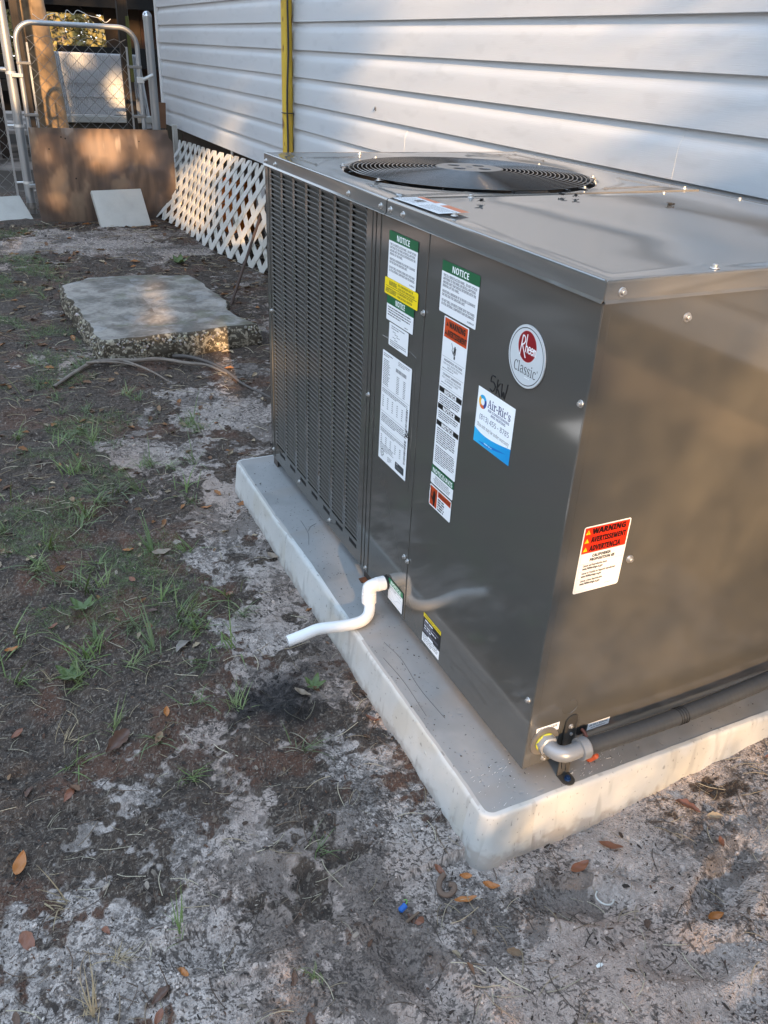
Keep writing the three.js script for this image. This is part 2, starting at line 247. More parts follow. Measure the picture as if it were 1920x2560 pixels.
{
  const t = thing('concrete_pad', 'pale grey rectangular concrete pad under the air conditioner', 'concrete pad');
  const prof = [[0.012, -0.10], [0.010, -0.01], [0.006, 0.03], [0.003, 0.07], [0.0005, 0.100], [-0.0005, 0.107], [-0.0026, 0.111], [-0.0055, PAD.top - 0.0008], [-0.012, PAD.top]];
  const rings = prof.map(([o, y]) => padOutline(o).map(([x, z]) => [x + (fbm(z * 5 + x * 3, y * 20, 3, 441) - 0.5) * 0.007 + (fbm(z * 42 + x * 3, y * 60, 3, 447) - 0.5) * 0.0028, y + (y > 0.1 ? (fbm(x * 9, z * 9, 3, 443) - 0.5) * 0.003 : 0), z + (fbm(x * 5, y * 20, 3, 445) - 0.5) * 0.007 + (fbm(x * 42, y * 60, 3, 449) - 0.5) * 0.0028]));
  const N = rings[0].length, pos = [], idx = [];
  rings.forEach((r) => r.forEach((p) => pos.push(...p)));
  for (let k = 0; k + 1 < rings.length; k++) for (let i = 0; i < N; i++) { const j = (i + 1) % N, a = k * N + i, b = k * N + j, c = a + N, d = b + N; idx.push(a, b, c, b, d, c); }
  let g = new THREE.BufferGeometry(); g.setAttribute('position', new THREE.Float32BufferAttribute(pos, 3)); g.setIndex(idx); g.computeVertexNormals();
  const side = uvBox(g, 1); part('pad_side', side, CONCRETE_SIDE, t);
  const rim = rings.at(-1), sh = new THREE.Shape(rim.map(([x, , z]) => new THREE.Vector2(x, -z))), top = new THREE.ShapeGeometry(sh).rotateX(-Math.PI / 2);
  { const P = top.attributes.position; for (let i = 0; i < P.count; i++) { const x = P.getX(i), z = P.getZ(i); P.setY(i, PAD.top + (fbm(x * 9, z * 9, 3, 443) - 0.5) * 0.003); } top.computeVertexNormals(); }
  part('pad_top', uvBox(top, 1), CONCRETE, t);
  // trowel lines and hairline cracks: shallow dark cords set into the face
  const cracks = [[[-0.06, -0.47], [-0.05, -0.4], [-0.056, -0.3], [-0.05, -0.2]], [[-0.085, -0.42], [-0.078, -0.33], [-0.082, -0.22]], [[-0.045, -1.0], [-0.03, -1.02], [-0.01, -1.03]], [[-0.07, -0.93], [-0.05, -0.99], [-0.045, -1.06]]];
  part('crack', merge(cracks.map((c) => tube(c.map(([x, z]) => [x, PAD.top + 0.0002, z]), 0.0006, 24, 5))), mat([0.1, 0.1, 0.1], 0.9), t);
  // scratches near the bracket, specks of dirt on the top
  const sc = []; for (let i = 0; i < 120; i++) { const k = R() < 0.62, x = k ? rr(0.08, 0.22) : rr(-0.09, 0.05), z = k ? rr(0.004, 0.04) : rr(-0.06, 0.04), a = k ? rr(-0.2, 0.9) : rr(0.1, 0.7), l = rr(0.001, 0.011) * R(); sc.push(rod([x, PAD.top + 0.0011, z], [x + Math.cos(a) * l, PAD.top + 0.0011, z - Math.sin(a) * l], rr(0.00018, 0.0004), 4)); }
  tag(part('scratch', merge(sc), mat([0.72, 0.71, 0.68], 0.8), t), null, null, null, 'stuff');
  const dirt = []; for (let i = 0; i < 300; i++) { const z = rr(-1.45, 0.0), x = rr(-0.1, -0.005), s = rr(0.0003, 0.0008) * (R() < 0.12 ? 2.2 : 1); dirt.push(new THREE.SphereGeometry(1, 5, 4).scale(s * rr(0.8, 2), s * 0.5, s * rr(0.8, 2)).rotateY(rr(0, 3)).translate(x, PAD.top + 0.0012, z)); }
  for (let i = 0; i < 40; i++) { const s = rr(0.0004, 0.0012); dirt.push(new THREE.SphereGeometry(1, 5, 4).scale(s * 1.6, s * 0.5, s).translate(rr(0.1, 0.9), PAD.top + 0.0012, rr(0.005, 0.045))); }
  tag(part('dirt_speck', merge(dirt), mat([0.035, 0.025, 0.02], 0.9), t), null, null, null, 'stuff');
}

// ------------------------------------------------------------------ packaged air conditioner
const PAINT_C = [0.080, 0.077, 0.069];
const dust = gray(512, 512, (u, v) => 0.17 + 0.07 * fbm(u * 4, v * 4, 4, 501, 4));
const gloss = (c, roughness, o = {}) => new THREE.MeshPhysicalMaterial({ color: C(...c), roughness, ior: 1.85, ...o });
const PAINT = gloss(PAINT_C, 0.42, { roughnessMap: dust });
const LID = gloss([0.12, 0.115, 0.105], 0.36, { roughnessMap: dust });  // same paint as the cabinet, lightened to imitate the wall reflected in it
const BLACK = mat([0.012, 0.012, 0.013], 0.35), DARK = mat([0.02, 0.02, 0.02], 0.8), ZINC = mat([0.55, 0.54, 0.52], 0.42, { metalness: 0.85 });
const U = { L: 1.4487, D: 0.8122, y0: 0.1435, y1: 1.0435, ys: 1.0137, split: -0.675, seam: -0.722 };
const unit = thing('air_conditioner', 'dark grey packaged air conditioner with louvred side on the concrete pad', 'air conditioner');
const screwGeo = merge([cyl(0.0072, 0.0078, 0.0014, 20).translate(0, 0.0007, 0), cyl(0.0044, 0.0046, 0.0046, 6).translate(0, 0.0037, 0), cyl(0.0036, 0.0046, 0.0006, 6).translate(0, 0.0063, 0)]);
function screw(x, y, z, face, parent = unit, s = 1) { const o = part('screw', screwGeo, ZINC, parent); o.position.set(x, y, z); o.scale.setScalar(s * 0.78); o.rotation.order = 'YXZ'; if (face === 'x') o.rotation.set(0, 0, Math.PI / 2); if (face === 'z') o.rotation.set(Math.PI / 2, 0, 0); o.rotateY(hash(Math.round(x * 999), Math.round(y * 999 + z * 777), 5) * 3); return o; }
{
  const { L, D, y0, ys, seam } = U;
  // inner cabinet: solid behind the panels, open box with a dark coil behind the louvres
  part('cabinet', uvBox(merge([box(0.0052, D - 0.002, y0 + 0.002, ys, seam, -0.0052), box(D - 0.02, D - 0.001, y0, ys, -L + 0.002, seam), box(0.03, D - 0.02, y0, y0 + 0.01, -L + 0.03, seam), box(0.03, D - 0.02, y0, ys, -L + 0.002, -L + 0.006)])), PAINT, unit);
  part('coil', box(0.032, 0.07, y0 + 0.01, ys - 0.005, -L + 0.03, seam - 0.003), mat([0.01, 0.01, 0.011], 0.7), unit);
  part('base_rail', merge([box(0.03, D - 0.03, PAD.top + 0.001, y0 - 0.001, -L + 0.09, -0.03), box(0.008, 0.06, PAD.top + 0.001, y0 - 0.001, -0.735, -0.7)]), DARK, unit);
  for (const [x, z] of [[0.004, -L + 0.004], [D - 0.07, -L + 0.004], [D - 0.07, -0.06]]) part('foot', merge([box(x, x + 0.002, PAD.top + 0.0005, y0 + 0.012, z, z + 0.035), box(x, x + 0.05, PAD.top + 0.0005, y0 - 0.001, z, z + 0.002)]), mat([0.06, 0.05, 0.042], 0.5), unit);
  part('rust_mark', merge([box(-0.012, 0.008, PAD.top + 0.001, PAD.top + 0.005, -0.726, -0.706, 0.002)]), mat([0.10, 0.035, 0.012], 0.9), unit);
  // front panels
  part('corner_post', uvBox(merge([box(0.0012, 0.005, y0, ys, -0.7195, -0.4985, 0.0012), box(-0.0008, 0.0012, y0 + 0.002, ys - 0.002, -0.737 + 0.019, -0.7005, 0.0006)])), PAINT, unit);
  part('access_panel', uvBox(merge([box(0, 0.005, y0, ys, -0.4945, 0.0, 0.0014), box(-0.0016, 0.0002, y0 + 0.001, ys - 0.002, -0.4948, -0.491, 0.0007)])), PAINT, unit);
  part('stamped_frame', uvBox(merge([tube([[0.0012, 0.77, -0.672], [0.0012, 0.772, -0.6], [0.0012, 0.77, -0.525], [0.0012, 0.74, -0.517], [0.0012, 0.47, -0.515]], 0.0012, 60, 6)])), PAINT, unit);
  // right side panel with its folded edge
  part('side_panel', uvBox(merge([box(0.0005, D, y0, ys, -0.005, 0, 0.0016), box(0.0004, 0.0155, y0 + 0.0005, ys - 0.001, -0.001, 0.0014, 0.0009)])), PAINT, unit);
  part('knockout', new THREE.TorusGeometry(0.0165, 0.0007, 6, 40, Math.PI * 1.75).rotateZ(2.6).translate(0.088, 0.2665, 0.0002), PAINT, unit);
  // coil panel: frame strips, seven columns of stamped slats
  const c0 = -1.3975, pitch = 0.0917, wid = 0.0775, yA = 0.1985, rowP = 0.0123, rows = 66, yB = yA + rows * rowP, zl = -L, zr = -0.7245;
  const fr = [box(0, 0.0016, yB, ys, zl, zr), box(0, 0.0016, y0, yA, zl, zr)];
  for (let k = 0; k <= 7; k++) fr.push(box(0, 0.0016, yA, yB, k ? c0 + (k - 1) * pitch + wid : zl, k < 7 ? c0 + k * pitch : zr));
  fr.push(box(0, 0.03, y0, ys, zl - 0.0, zl + 0.0015)); fr.push(box(-0.0022, 0, y0 + 0.005, ys - 0.002, zl + 0.027, zl + 0.0295, 0.0008)); fr.push(box(0.0016, 0.03, y0, ys, zr - 0.0016, zr)); fr.push(box(-0.002, 0, y0 + 0.004, ys - 0.002, -0.7425, -0.7395, 0.0008));
  part('coil_panel', uvBox(merge(fr)), PAINT, unit);
  const slatGeo = (() => {                                          // rounded lip above a face that falls back, swept shut at its right end
    const nz = 12, prof = [[0.0085, 0.0004], [0.003, 0.0004], [-0.0016, 0.0002], [-0.0026, -0.0006], [-0.0024, -0.0016], [-0.0012, -0.0026], [0.0042, -0.0108], [0.0052, -0.0121]], pos = [], idx = [], m = prof.length;
    for (let i = 0; i <= nz; i++) { const t = i / nz, z = wid * t, k = 1 - sstep(t, 0.84, 1), q = 1 + 0.9 * (1 - sstep(t, 0, 0.14)); prof.forEach(([x, y], j) => pos.push(x < 0 ? x * k : j < 2 ? x * (0.2 + 0.8 * k) : x * k * q, y + 0.0121 - (j < 6 ? (1 - k) * (1 - k) * 0.006 : 0), z)); }
    for (let i = 0; i < nz; i++) for (let j = 0; j + 1 < m; j++) { const a = i * m + j, b = a + m; idx.push(a, b, a + 1, a + 1, b, b + 1); }
    const g = new THREE.BufferGeometry(); g.setAttribute('position', new THREE.Float32BufferAttribute(pos, 3)); g.setIndex(idx); g.computeVertexNormals(); g.setAttribute('uv', new THREE.Float32BufferAttribute(new Float32Array(pos.length / 3 * 2), 2)); return g;
  })();
  const SLAT = gloss([0.07, 0.064, 0.055], 0.4, { side: THREE.DoubleSide }), rest = [];
  let n = 0;
  for (let k = 6; k >= 0; k--) for (let r = rows - 1; r >= 0; r--) {
    if (n++ < 300) { const s = part('slat', slatGeo, SLAT, unit); s.position.set(0.0004, yA + r * rowP, c0 + k * pitch); } else rest.push(slatGeo.clone().translate(0.0004, yA + r * rowP, c0 + k * pitch));
  }
  tag(part('slat', merge(rest), SLAT, unit), null, null, null, 'stuff');
  for (let k = 0; k < 7; k++) { const z = c0 + k * pitch + 0.03, y = 0.184; part('slot_dark_plate', merge([box(-0.0004, 0.0004, y - 0.0045, y + 0.0045, z, z + 0.045, 0.0004), box(-0.0012, 0, y - 0.0058, y - 0.0046, z, z + 0.046)]), mat([0.004, 0.004, 0.004], 0.95), unit); }  // flat near-black plates, their colour standing for the shade inside the slot holes
  // left end panel and back
  part('end_panel', uvBox(box(0.03, D, y0, ys, -L - 0.0012, -L + 0.0008)), PAINT, unit);
  for (const [y, z] of [[0.621, -1.4205], [0.171, -1.4305], [0.614, -0.7315], [0.157, -0.7105], [0.309, -0.5095], [0.3085, -0.4905], [0.866, -0.4945], [0.866, -0.0105], [0.301, -0.0145], [0.167, -1.195], [0.164, -0.954]]) screw(z > -0.5 && z < -0.49 ? -0.0016 : -0.0002, y, z, 'x');
  for (const [x, y] of [[0.152, 0.572], [0.157, 0.982], [0.047, 0.1545]]) screw(x, y, 0.0, 'z', unit, y > 0.5 ? 1.18 : 1);
}
// lids: pressed sheet with a slight oil-can wave and stamped stiffening beads
function lidWave(x, z) {
  let h = 0.013 * (fbm(x * 2.6 + 3, z * 2.1 + 8, 2, 511) - 0.5) + 0.0016 * (vn(x * 6, z * 5, 515) - 0.5);
  const seg = (ax, az, bx, bz, w, a) => { const dx = bx - ax, dz = bz - az, t = clamp(((x - ax) * dx + (z - az) * dz) / (dx * dx + dz * dz)), d = Math.hypot(x - ax - dx * t, z - az - dz * t); h += a * (1 - sstep(d, w * 0.3, w)); };
  for (const [sx, sz] of [[1, 1], [-1, 1], [1, -1], [-1, -1]]) { const X = (a) => 0.39 + sx * a, Z = (a) => -1.03 + sz * a; seg(X(0.34), Z(0.31), X(0.34), Z(0.16), 0.006, 0.0022); seg(X(0.34), Z(0.31), X(0.18), Z(0.31), 0.006, 0.0022); seg(X(0.34), Z(0.16), X(0.28), Z(0.25), 0.006, 0.0015); seg(X(0.18), Z(0.31), X(0.28), Z(0.25), 0.006, 0.0015); }
  return h;
}
function edgeFade(x, z, x0, x1, z0, z1) { return sstep(Math.min(x - x0, x1 - x, z - z0, z1 - z), 0.0, 0.05); }
function lidTop(x0, x1, z0, z1) {
  const nx = 90, nz = 90, pos = [], idx = [], uv = [];
  for (let j = 0; j <= nz; j++) for (let i = 0; i <= nx; i++) { const x = lerp(x0, x1, i / nx), z = lerp(z0, z1, j / nz); pos.push(x, U.y1 + lidWave(x, z) * edgeFade(x, z, x0, x1, z0, z1), z); uv.push(x, z); }
  for (let j = 0; j < nz; j++) for (let i = 0; i < nx; i++) { const a = j * (nx + 1) + i, w = nx + 1; idx.push(a, a + w, a + 1, a + 1, a + w, a + w + 1); }
  const g = new THREE.BufferGeometry(); g.setAttribute('position', new THREE.Float32BufferAttribute(pos, 3)); g.setAttribute('uv', new THREE.Float32BufferAttribute(uv, 2)); g.setIndex(idx); g.computeVertexNormals(); return g;
}
const FAN = { x: 0.375, z: -1.0, r: 0.306 };
function lidRing(x0, x1, z0, z1) {                                  // a rectangle with the round fan opening
  const na = 240, nr = 44, pos = [], idx = [], uv = [];
  for (let j = 0; j <= nr; j++) for (let i = 0; i <= na; i++) {
    const a = (i / na) * Math.PI * 2, ca = Math.cos(a), sa = Math.sin(a), tx = ca > 0 ? (x1 - FAN.x) / ca : ca < 0 ? (x0 - FAN.x) / ca : 1e9, tz = sa > 0 ? (z1 - FAN.z) / sa : sa < 0 ? (z0 - FAN.z) / sa : 1e9;
    const far = Math.min(tx, tz), r = lerp(FAN.r, far, Math.pow(j / nr, 1)), x = FAN.x + ca * r, z = FAN.z + sa * r, q = (r - FAN.r);
    const y = U.y1 + lidWave(x, z) * edgeFade(x, z, x0, x1, z0, z1) * sstep(q, 0, 0.03) - 0.004 * (1 - sstep(q, 0.0, 0.006));
    pos.push(x, y, z); uv.push(x, z);
  }
  for (let j = 0; j < nr; j++) for (let i = 0; i < na; i++) { const a = j * (na + 1) + i, w = na + 1; idx.push(a, a + 1, a + w, a + 1, a + w + 1, a + w); }
  const g = new THREE.BufferGeometry(); g.setAttribute('position', new THREE.Float32BufferAttribute(pos, 3)); g.setAttribute('uv', new THREE.Float32BufferAttribute(uv, 2)); g.setIndex(idx); g.computeVertexNormals(); return g;
}
function skirt(horizontal, at, a, b, out, close0, close1) {         // folded lid edge: rounded top, flat drop, small kicked-out lip; out = direction of the outside
  const pr = [[-0.004, 0.0005], [-0.0005, 0.0003], [0.0012, -0.0008], [0.0018, -0.003], [0.0022, -0.022], [0.0026, -0.0255], [0.0052, -0.029], [0.0056, -0.0298], [0.0046, -0.0302], [0.0012, -0.0266], [0.0006, -0.003], [-0.004, -0.001]];
  const s = new THREE.Shape(pr.map(([x, y]) => new THREE.Vector2(x, y)));
  let g = toCreasedNormals(new THREE.ExtrudeGeometry(s, { depth: b - a, bevelEnabled: false, steps: 4 }), 0.12);
  if (!horizontal) { const P = g.attributes.position; g.scale(out, 1, 1); if (out < 0) g = flip(g); g.translate(at, U.y1, a); return g; }
  g.scale(out, 1, 1); if (out < 0) g = flip(g); g.rotateY(-Math.PI / 2); g.translate(b, U.y1, at); return g;
}
function flip(g) { if (g.index) g = g.toNonIndexed(); for (const k of Object.keys(g.attributes)) { const A = g.attributes[k], n = A.itemSize; for (let i = 0; i < A.count; i += 3) for (let c = 0; c < n; c++) { const t = A.array[(i + 1) * n + c]; A.array[(i + 1) * n + c] = A.array[(i + 2) * n + c]; A.array[(i + 2) * n + c] = t; } } const N = g.attributes.normal; return g; }
{
  const { L, D, split } = U, a = split + 0.002;
  const left = part('fan_lid', uvBox(lidRing(0.0, D, -L, split), 1), LID, unit);
  part('lid_edge', uvBox(merge([skirt(false, 0, -L, split - 0.001, -1), skirt(false, D, -L, split, 1), skirt(true, -L, 0.0, D, -1)])), LID, left);
  const right = part('panel_lid', uvBox(lidTop(0.0, D, a, 0.0), 1), LID, unit);
  part('lid_edge', uvBox(merge([skirt(false, 0, a + 0.001, 0.0012, -1), skirt(false, D, a, 0, 1), skirt(true, 0, -0.0011, D, 1)])), LID, right);
  part('lid_seam', merge([box(0, D, U.y1 - 0.004, U.y1 - 0.0035, split - 0.001, a + 0.001), rod([0.004, U.y1 + 0.0004, a + 0.001], [D - 0.004, U.y1 + 0.0004, a + 0.001], 0.0016, 8)]), LID, unit);
  for (const [y, z] of [[1.0255, -1.43], [1.0255, -1.353], [1.0255, -0.864], [1.0265, -0.70], [1.0265, -0.655], [1.0265, -0.60]]) screw(-0.0021, y, z, 'x');
  screw(0.027, 1.0275, 0.0021, 'z', unit, 1.1);
  for (const [x, z] of [[0.259, -1.40], [0.736, -1.253], [0.181, -0.66], [0.663, -0.63], [0.785, -0.695], [0.79, -0.53], [0.21, -0.02], [0.039, -0.478], [0.5, -0.02]]) screw(x, U.y1 + 0.0002, z, 'y', unit, 1.15);
  // fan: shroud, motor plate, blades, wire guard
  const G = new THREE.Group(); G.name = 'fan_guard'; unit.add(G);
  const wire = gloss([0.013, 0.013, 0.013], 0.2);
  const y = (r) => U.y1 + 0.0035 + 0.010 * (1 - (r / 0.3) ** 2);
  for (let k = 0; k < 21; k++) { const r = 0.082 + k * 0.0106; part('guard_ring', new THREE.TorusGeometry(r, 0.0017, 6, 110).rotateX(Math.PI / 2).translate(FAN.x, y(r), FAN.z), wire, G); }
  for (let k = 0; k < 12; k++) { const t = k / 12 * Math.PI * 2 + 0.2, p = (r, dy) => [FAN.x + Math.cos(t) * r, y(r) - 0.0034 + dy, FAN.z + Math.sin(t) * r]; part('guard_spoke', tube([p(0.07, 0), p(0.15, 0), p(0.23, 0), p(0.300, -0.001)], 0.0018, 16, 6), wire, G); }
  const hub = new THREE.Shape(); hub.absarc(0, 0, 0.079, 0, Math.PI * 2);
  for (let k = 0; k < 4; k++) { const h = new THREE.Path(), t = k * Math.PI / 2 + 0.5; h.absarc(Math.cos(t) * 0.044, Math.sin(t) * 0.044, 0.017, 0, Math.PI * 2, true); hub.holes.push(h); }
  const ch = new THREE.Path(); ch.absarc(0, 0, 0.009, 0, Math.PI * 2, true); hub.holes.push(ch);
  part('guard_plate', new THREE.ExtrudeGeometry(hub, { depth: 0.0016, bevelEnabled: true, bevelThickness: 0.0012, bevelSize: 0.0015, bevelSegments: 2, curveSegments: 40 }).rotateX(-Math.PI / 2).translate(FAN.x, y(0.07) - 0.001, FAN.z), gloss([0.11, 0.105, 0.1], 0.3), G);
  part('shroud', new THREE.LatheGeometry([[0.307, U.y1 - 0.0036], [0.303, U.y1 - 0.012], [0.300, U.y1 - 0.16], [0.335, U.y1 - 0.19]].map((p) => new THREE.Vector2(...p)), 72).translate(FAN.x, 0, FAN.z), BLACK, unit);
  part('motor', cyl(0.07, 0.07, 0.12, 24).translate(FAN.x, U.y1 - 0.12, FAN.z), DARK, unit);
  for (let k = 0; k < 4; k++) { const s = new THREE.Shape(); s.moveTo(0.06, -0.03); s.quadraticCurveTo(0.2, -0.14, 0.285, -0.12); s.quadraticCurveTo(0.3, 0.0, 0.285, 0.09); s.quadraticCurveTo(0.16, 0.06, 0.06, 0.03); part('fan_blade', new THREE.ExtrudeGeometry(s, { depth: 0.002, bevelEnabled: false, curveSegments: 10 }).rotateX(-Math.PI / 2 + 0.28).rotateY(k * Math.PI / 2).translate(FAN.x, U.y1 - 0.075, FAN.z), DARK, unit); }
  for (const [x, z] of [[0.099, -1.153], [0.253, -1.288], [0.654, -1.112], [0.105, -0.905], [0.51, -0.738], [0.663, -0.88]]) { const ang = Math.atan2(z - FAN.z, x - FAN.x), px = FAN.x + Math.cos(ang) * 0.301, pz = FAN.z + Math.sin(ang) * 0.301; part('guard_clip', box(-0.012, 0.016, 0, 0.0016, -0.006, 0.006, 0.0006).rotateY(-ang).translate(px, U.y1 + 0.0012, pz), wire, unit); screw(FAN.x + Math.cos(ang) * 0.309, U.y1 + 0.0024, FAN.z + Math.sin(ang) * 0.309, 'y', unit, 0.95); }
}

// ------------------------------------------------------------------ labels on the unit
function plate(w, h, r) { const s = new THREE.Shape(), x = w / 2, y = h / 2; s.moveTo(-x + r, -y); s.lineTo(x - r, -y); s.quadraticCurveTo(x, -y, x, -y + r); s.lineTo(x, y - r); s.quadraticCurveTo(x, y, x - r, y); s.lineTo(-x + r, y); s.quadraticCurveTo(-x, y, -x, y - r); s.lineTo(-x, -y + r); s.quadraticCurveTo(-x, -y, -x + r, -y); const g = new THREE.ShapeGeometry(s, 5), P = g.attributes.position, uv = g.attributes.uv; for (let i = 0; i < P.count; i++) uv.setXY(i, P.getX(i) / w + 0.5, P.getY(i) / h + 0.5); return g; }
const PAPER = '#e9ebec', INK = '#15181c';
function label(name, text, face, a0, a1, y0, y1, proud, px, draw, r = 0.003, turn = 0) {
  const w = Math.abs(a1 - a0), h = Math.abs(y1 - y0), W = px, H = Math.round(px * h / w), cv = document.createElement('canvas'); cv.width = W; cv.height = H;
  const c = cv.getContext('2d'); c.fillStyle = PAPER; c.fillRect(0, 0, W, H); c.textBaseline = 'middle'; draw(c, W, H);
  const t = new THREE.CanvasTexture(cv); t.colorSpace = THREE.SRGBColorSpace;
  const o = part(name, plate(w, h, r), mat(0xffffff, 0.42, { map: t, side: THREE.DoubleSide }), unit, text);
  if (face === 'x') { o.rotation.y = -Math.PI / 2; o.position.set(-proud, (y0 + y1) / 2, (a0 + a1) / 2); }
  if (face === 'z') o.position.set((a0 + a1) / 2, (y0 + y1) / 2, proud);
  if (turn) o.rotateZ(turn);
  return o;
}
const LR = rng(77);
function fit(c, s, x, y, w, h, o = {}) { c.save(); c.fillStyle = o.color ?? INK; c.font = `${o.weight ?? 'bold'} ${h}px ${o.font ?? 'sans-serif'}`; c.textAlign = 'left'; const m = c.measureText(s).width || 1; let k = w / m; if (o.max) k = Math.min(k, o.max); const used = m * k; c.translate(o.align === 'left' ? x : x + (w - used) / 2, y); c.scale(k, 1); if (o.heavy) { c.strokeStyle = c.fillStyle; c.lineWidth = h * o.heavy; c.lineJoin = 'round'; c.strokeText(s, 0, 0); } c.fillText(s, 0, 0); c.restore(); }
function greek(c, x, y, w, n, lh, o = {}) { c.save(); c.fillStyle = o.color ?? INK; c.globalAlpha = o.alpha ?? 0.75; for (let i = 0; i < n; i++) { let p = x, e = x + w * (i === n - 1 ? 0.55 : (o.rag ?? 0.9) + (1 - (o.rag ?? 0.9)) * LR()); if (o.center) { const d = w * 0.12 * LR(); p += d; e = x + w - d; } while (p < e) { const l = Math.min(e - p, lh * (0.5 + LR() * 2.2)); c.fillRect(p, y + i * lh - lh * 0.22, l, lh * 0.44); p += l + lh * 0.34; } } c.restore(); }
function header(c, W, h, color, s, k = 0.5, y = 0) { c.fillStyle = color; c.fillRect(0, y, W, h); fit(c, s, W * (1 - k) / 2, y + h * 0.54, W * k, h * 0.82, { color: '#f4f6f5' }); }
const GREEN = '#0a5c36', ORANGE = '#c9450f';
function serviceNotice(c, W, H) {
  header(c, W, H * 0.205, GREEN, 'NOTICE', 0.46);
  const L1 = ['THIS IS A SERVICE ACCESS PANEL.  DO NOT ATTACH', 'ANYTHING TO THE PANEL OR INSTALL ANYTHING', 'AROUND UNIT THAT WOULD INTERFERE WITH THE', 'REMOVAL OF THIS PANEL.', '', 'MAINTAIN A MINIMUM OF 24 INCHES CLEARANCE', 'ON THIS SIDE FOR SERVICING UNIT.', '', 'DO NOT DRILL OR DRIVE SCREWS INTO THIS PANEL', 'AS VITAL INTERNAL COMPONENTS MAY BE DAMAGED.'];
  L1.forEach((s, i) => { if (s) fit(c, s, W * 0.05, H * (0.275 + i * 0.066 - (i > 4 ? 0.022 : 0) - (i > 7 ? 0.022 : 0)), W * 0.9, H * 0.072, { align: 'left', max: W * 0.9 / (c.font = `bold ${H * 0.072}px sans-serif`, c.measureText(L1[0]).width), color: '#20242b' }); });
  fit(c, '92-22990-01-01', W * 0.78, H * 0.93, W * 0.17, H * 0.045);
}
function hand(c, x, y, s, color) {                                  // shocked hand with a bolt
  c.save(); c.translate(x, y); c.scale(s, s); c.fillStyle = color; c.strokeStyle = color; c.lineCap = 'round'; c.lineJoin = 'round';
  c.beginPath(); c.roundRect(-0.06, -0.1, 0.3, 0.42, 0.1); c.fill(); c.beginPath(); c.roundRect(0.0, 0.25, 0.2, 0.3, 0.04); c.fill();
  c.lineWidth = 0.075; for (const [a, b, d, e] of [[-0.02, -0.05, -0.05, -0.25], [0.06, -0.05, 0.05, -0.36], [0.13, -0.05, 0.14, -0.36], [0.2, -0.02, 0.22, -0.26], [-0.03, 0.2, -0.17, 0.02]]) { c.beginPath(); c.moveTo(a, b); c.lineTo(d, e); c.stroke(); }
  c.lineWidth = 0.055; c.beginPath(); c.moveTo(-0.42, -0.5); c.lineTo(-0.24, -0.2); c.lineTo(-0.3, 0.02); c.lineTo(-0.14, 0.2); c.stroke();
  c.restore();
}
function tri(c, x, y, s, fill, mark) { c.fillStyle = fill; c.beginPath(); c.moveTo(x, y + s * 0.45); c.lineTo(x + s, y + s * 0.45); c.lineTo(x + s / 2, y - s * 0.45); c.fill(); c.fillStyle = mark; c.fillRect(x + s * 0.46, y - s * 0.14, s * 0.09, s * 0.32); c.fillRect(x + s * 0.46, y + s * 0.26, s * 0.09, s * 0.09); }

label('notice_label', 'green headed notice label at the top of the narrow panel', 'x', -0.6595, -0.5345, 0.8955, 0.988, 0.0004, 512, serviceNotice);
label('notice_label', 'green headed notice label below the yellow one', 'x', -0.6565, -0.5355, 0.8105, 0.863, 0.0004, 512, (c, W, H) => { header(c, W, H * 0.36, GREEN, 'NOTICE', 0.36); greek(c, W * 0.05, H * 0.47, W * 0.9, 4, H * 0.1, { alpha: 0.8 }); greek(c, W * 0.7, H * 0.92, W * 0.22, 1, H * 0.07); });
label('warning_label', 'yellow warning label on the narrow panel', 'x', -0.669, -0.521, 0.862, 0.8955, 0.0010, 640, (c, W, H) => {
  c.fillStyle = '#f2d60c'; c.fillRect(0, 0, W, H); fit(c, 'WARNING:', W * 0.13, H * 0.27, W * 0.25, H * 0.38); fit(c, 'AVERTISSEMENT:', W * 0.03, H * 0.74, W * 0.35, H * 0.4);
  fit(c, 'THIS COMPARTMENT MUST BE', W * 0.4, H * 0.15, W * 0.45, H * 0.19); fit(c, 'CLOSED EXCEPT WHEN SERVICING', W * 0.4, H * 0.35, W * 0.5, H * 0.19); fit(c, 'LE COMPARTIMENT DOIT RESTER', W * 0.4, H * 0.62, W * 0.45, H * 0.19); fit(c, 'FERME SAUF POUR L\'ENTRETIEN', W * 0.4, H * 0.83, W * 0.44, H * 0.19); c.fillStyle = INK; c.fillRect(W * 0.04, H * 0.48, W * 0.92, H * 0.03);
}, 0.004);
label('specification_label', 'small white printed label on the narrow panel', 'x', -0.6405, -0.552, 0.7605, 0.8085, 0.0004, 384, (c, W, H) => { greek(c, W * 0.12, H * 0.12, W * 0.7, 2, H * 0.09, { alpha: 0.6 }); for (let i = 0; i < 5; i++) { greek(c, W * 0.2 + W * 0.1 * (i % 3), H * (0.34 + i * 0.08), W * 0.3, 1, H * 0.08, { alpha: 0.5 }); } greek(c, W * 0.08, H * 0.76, W * 0.84, 3, H * 0.08, { alpha: 0.7 }); }, 0.003);
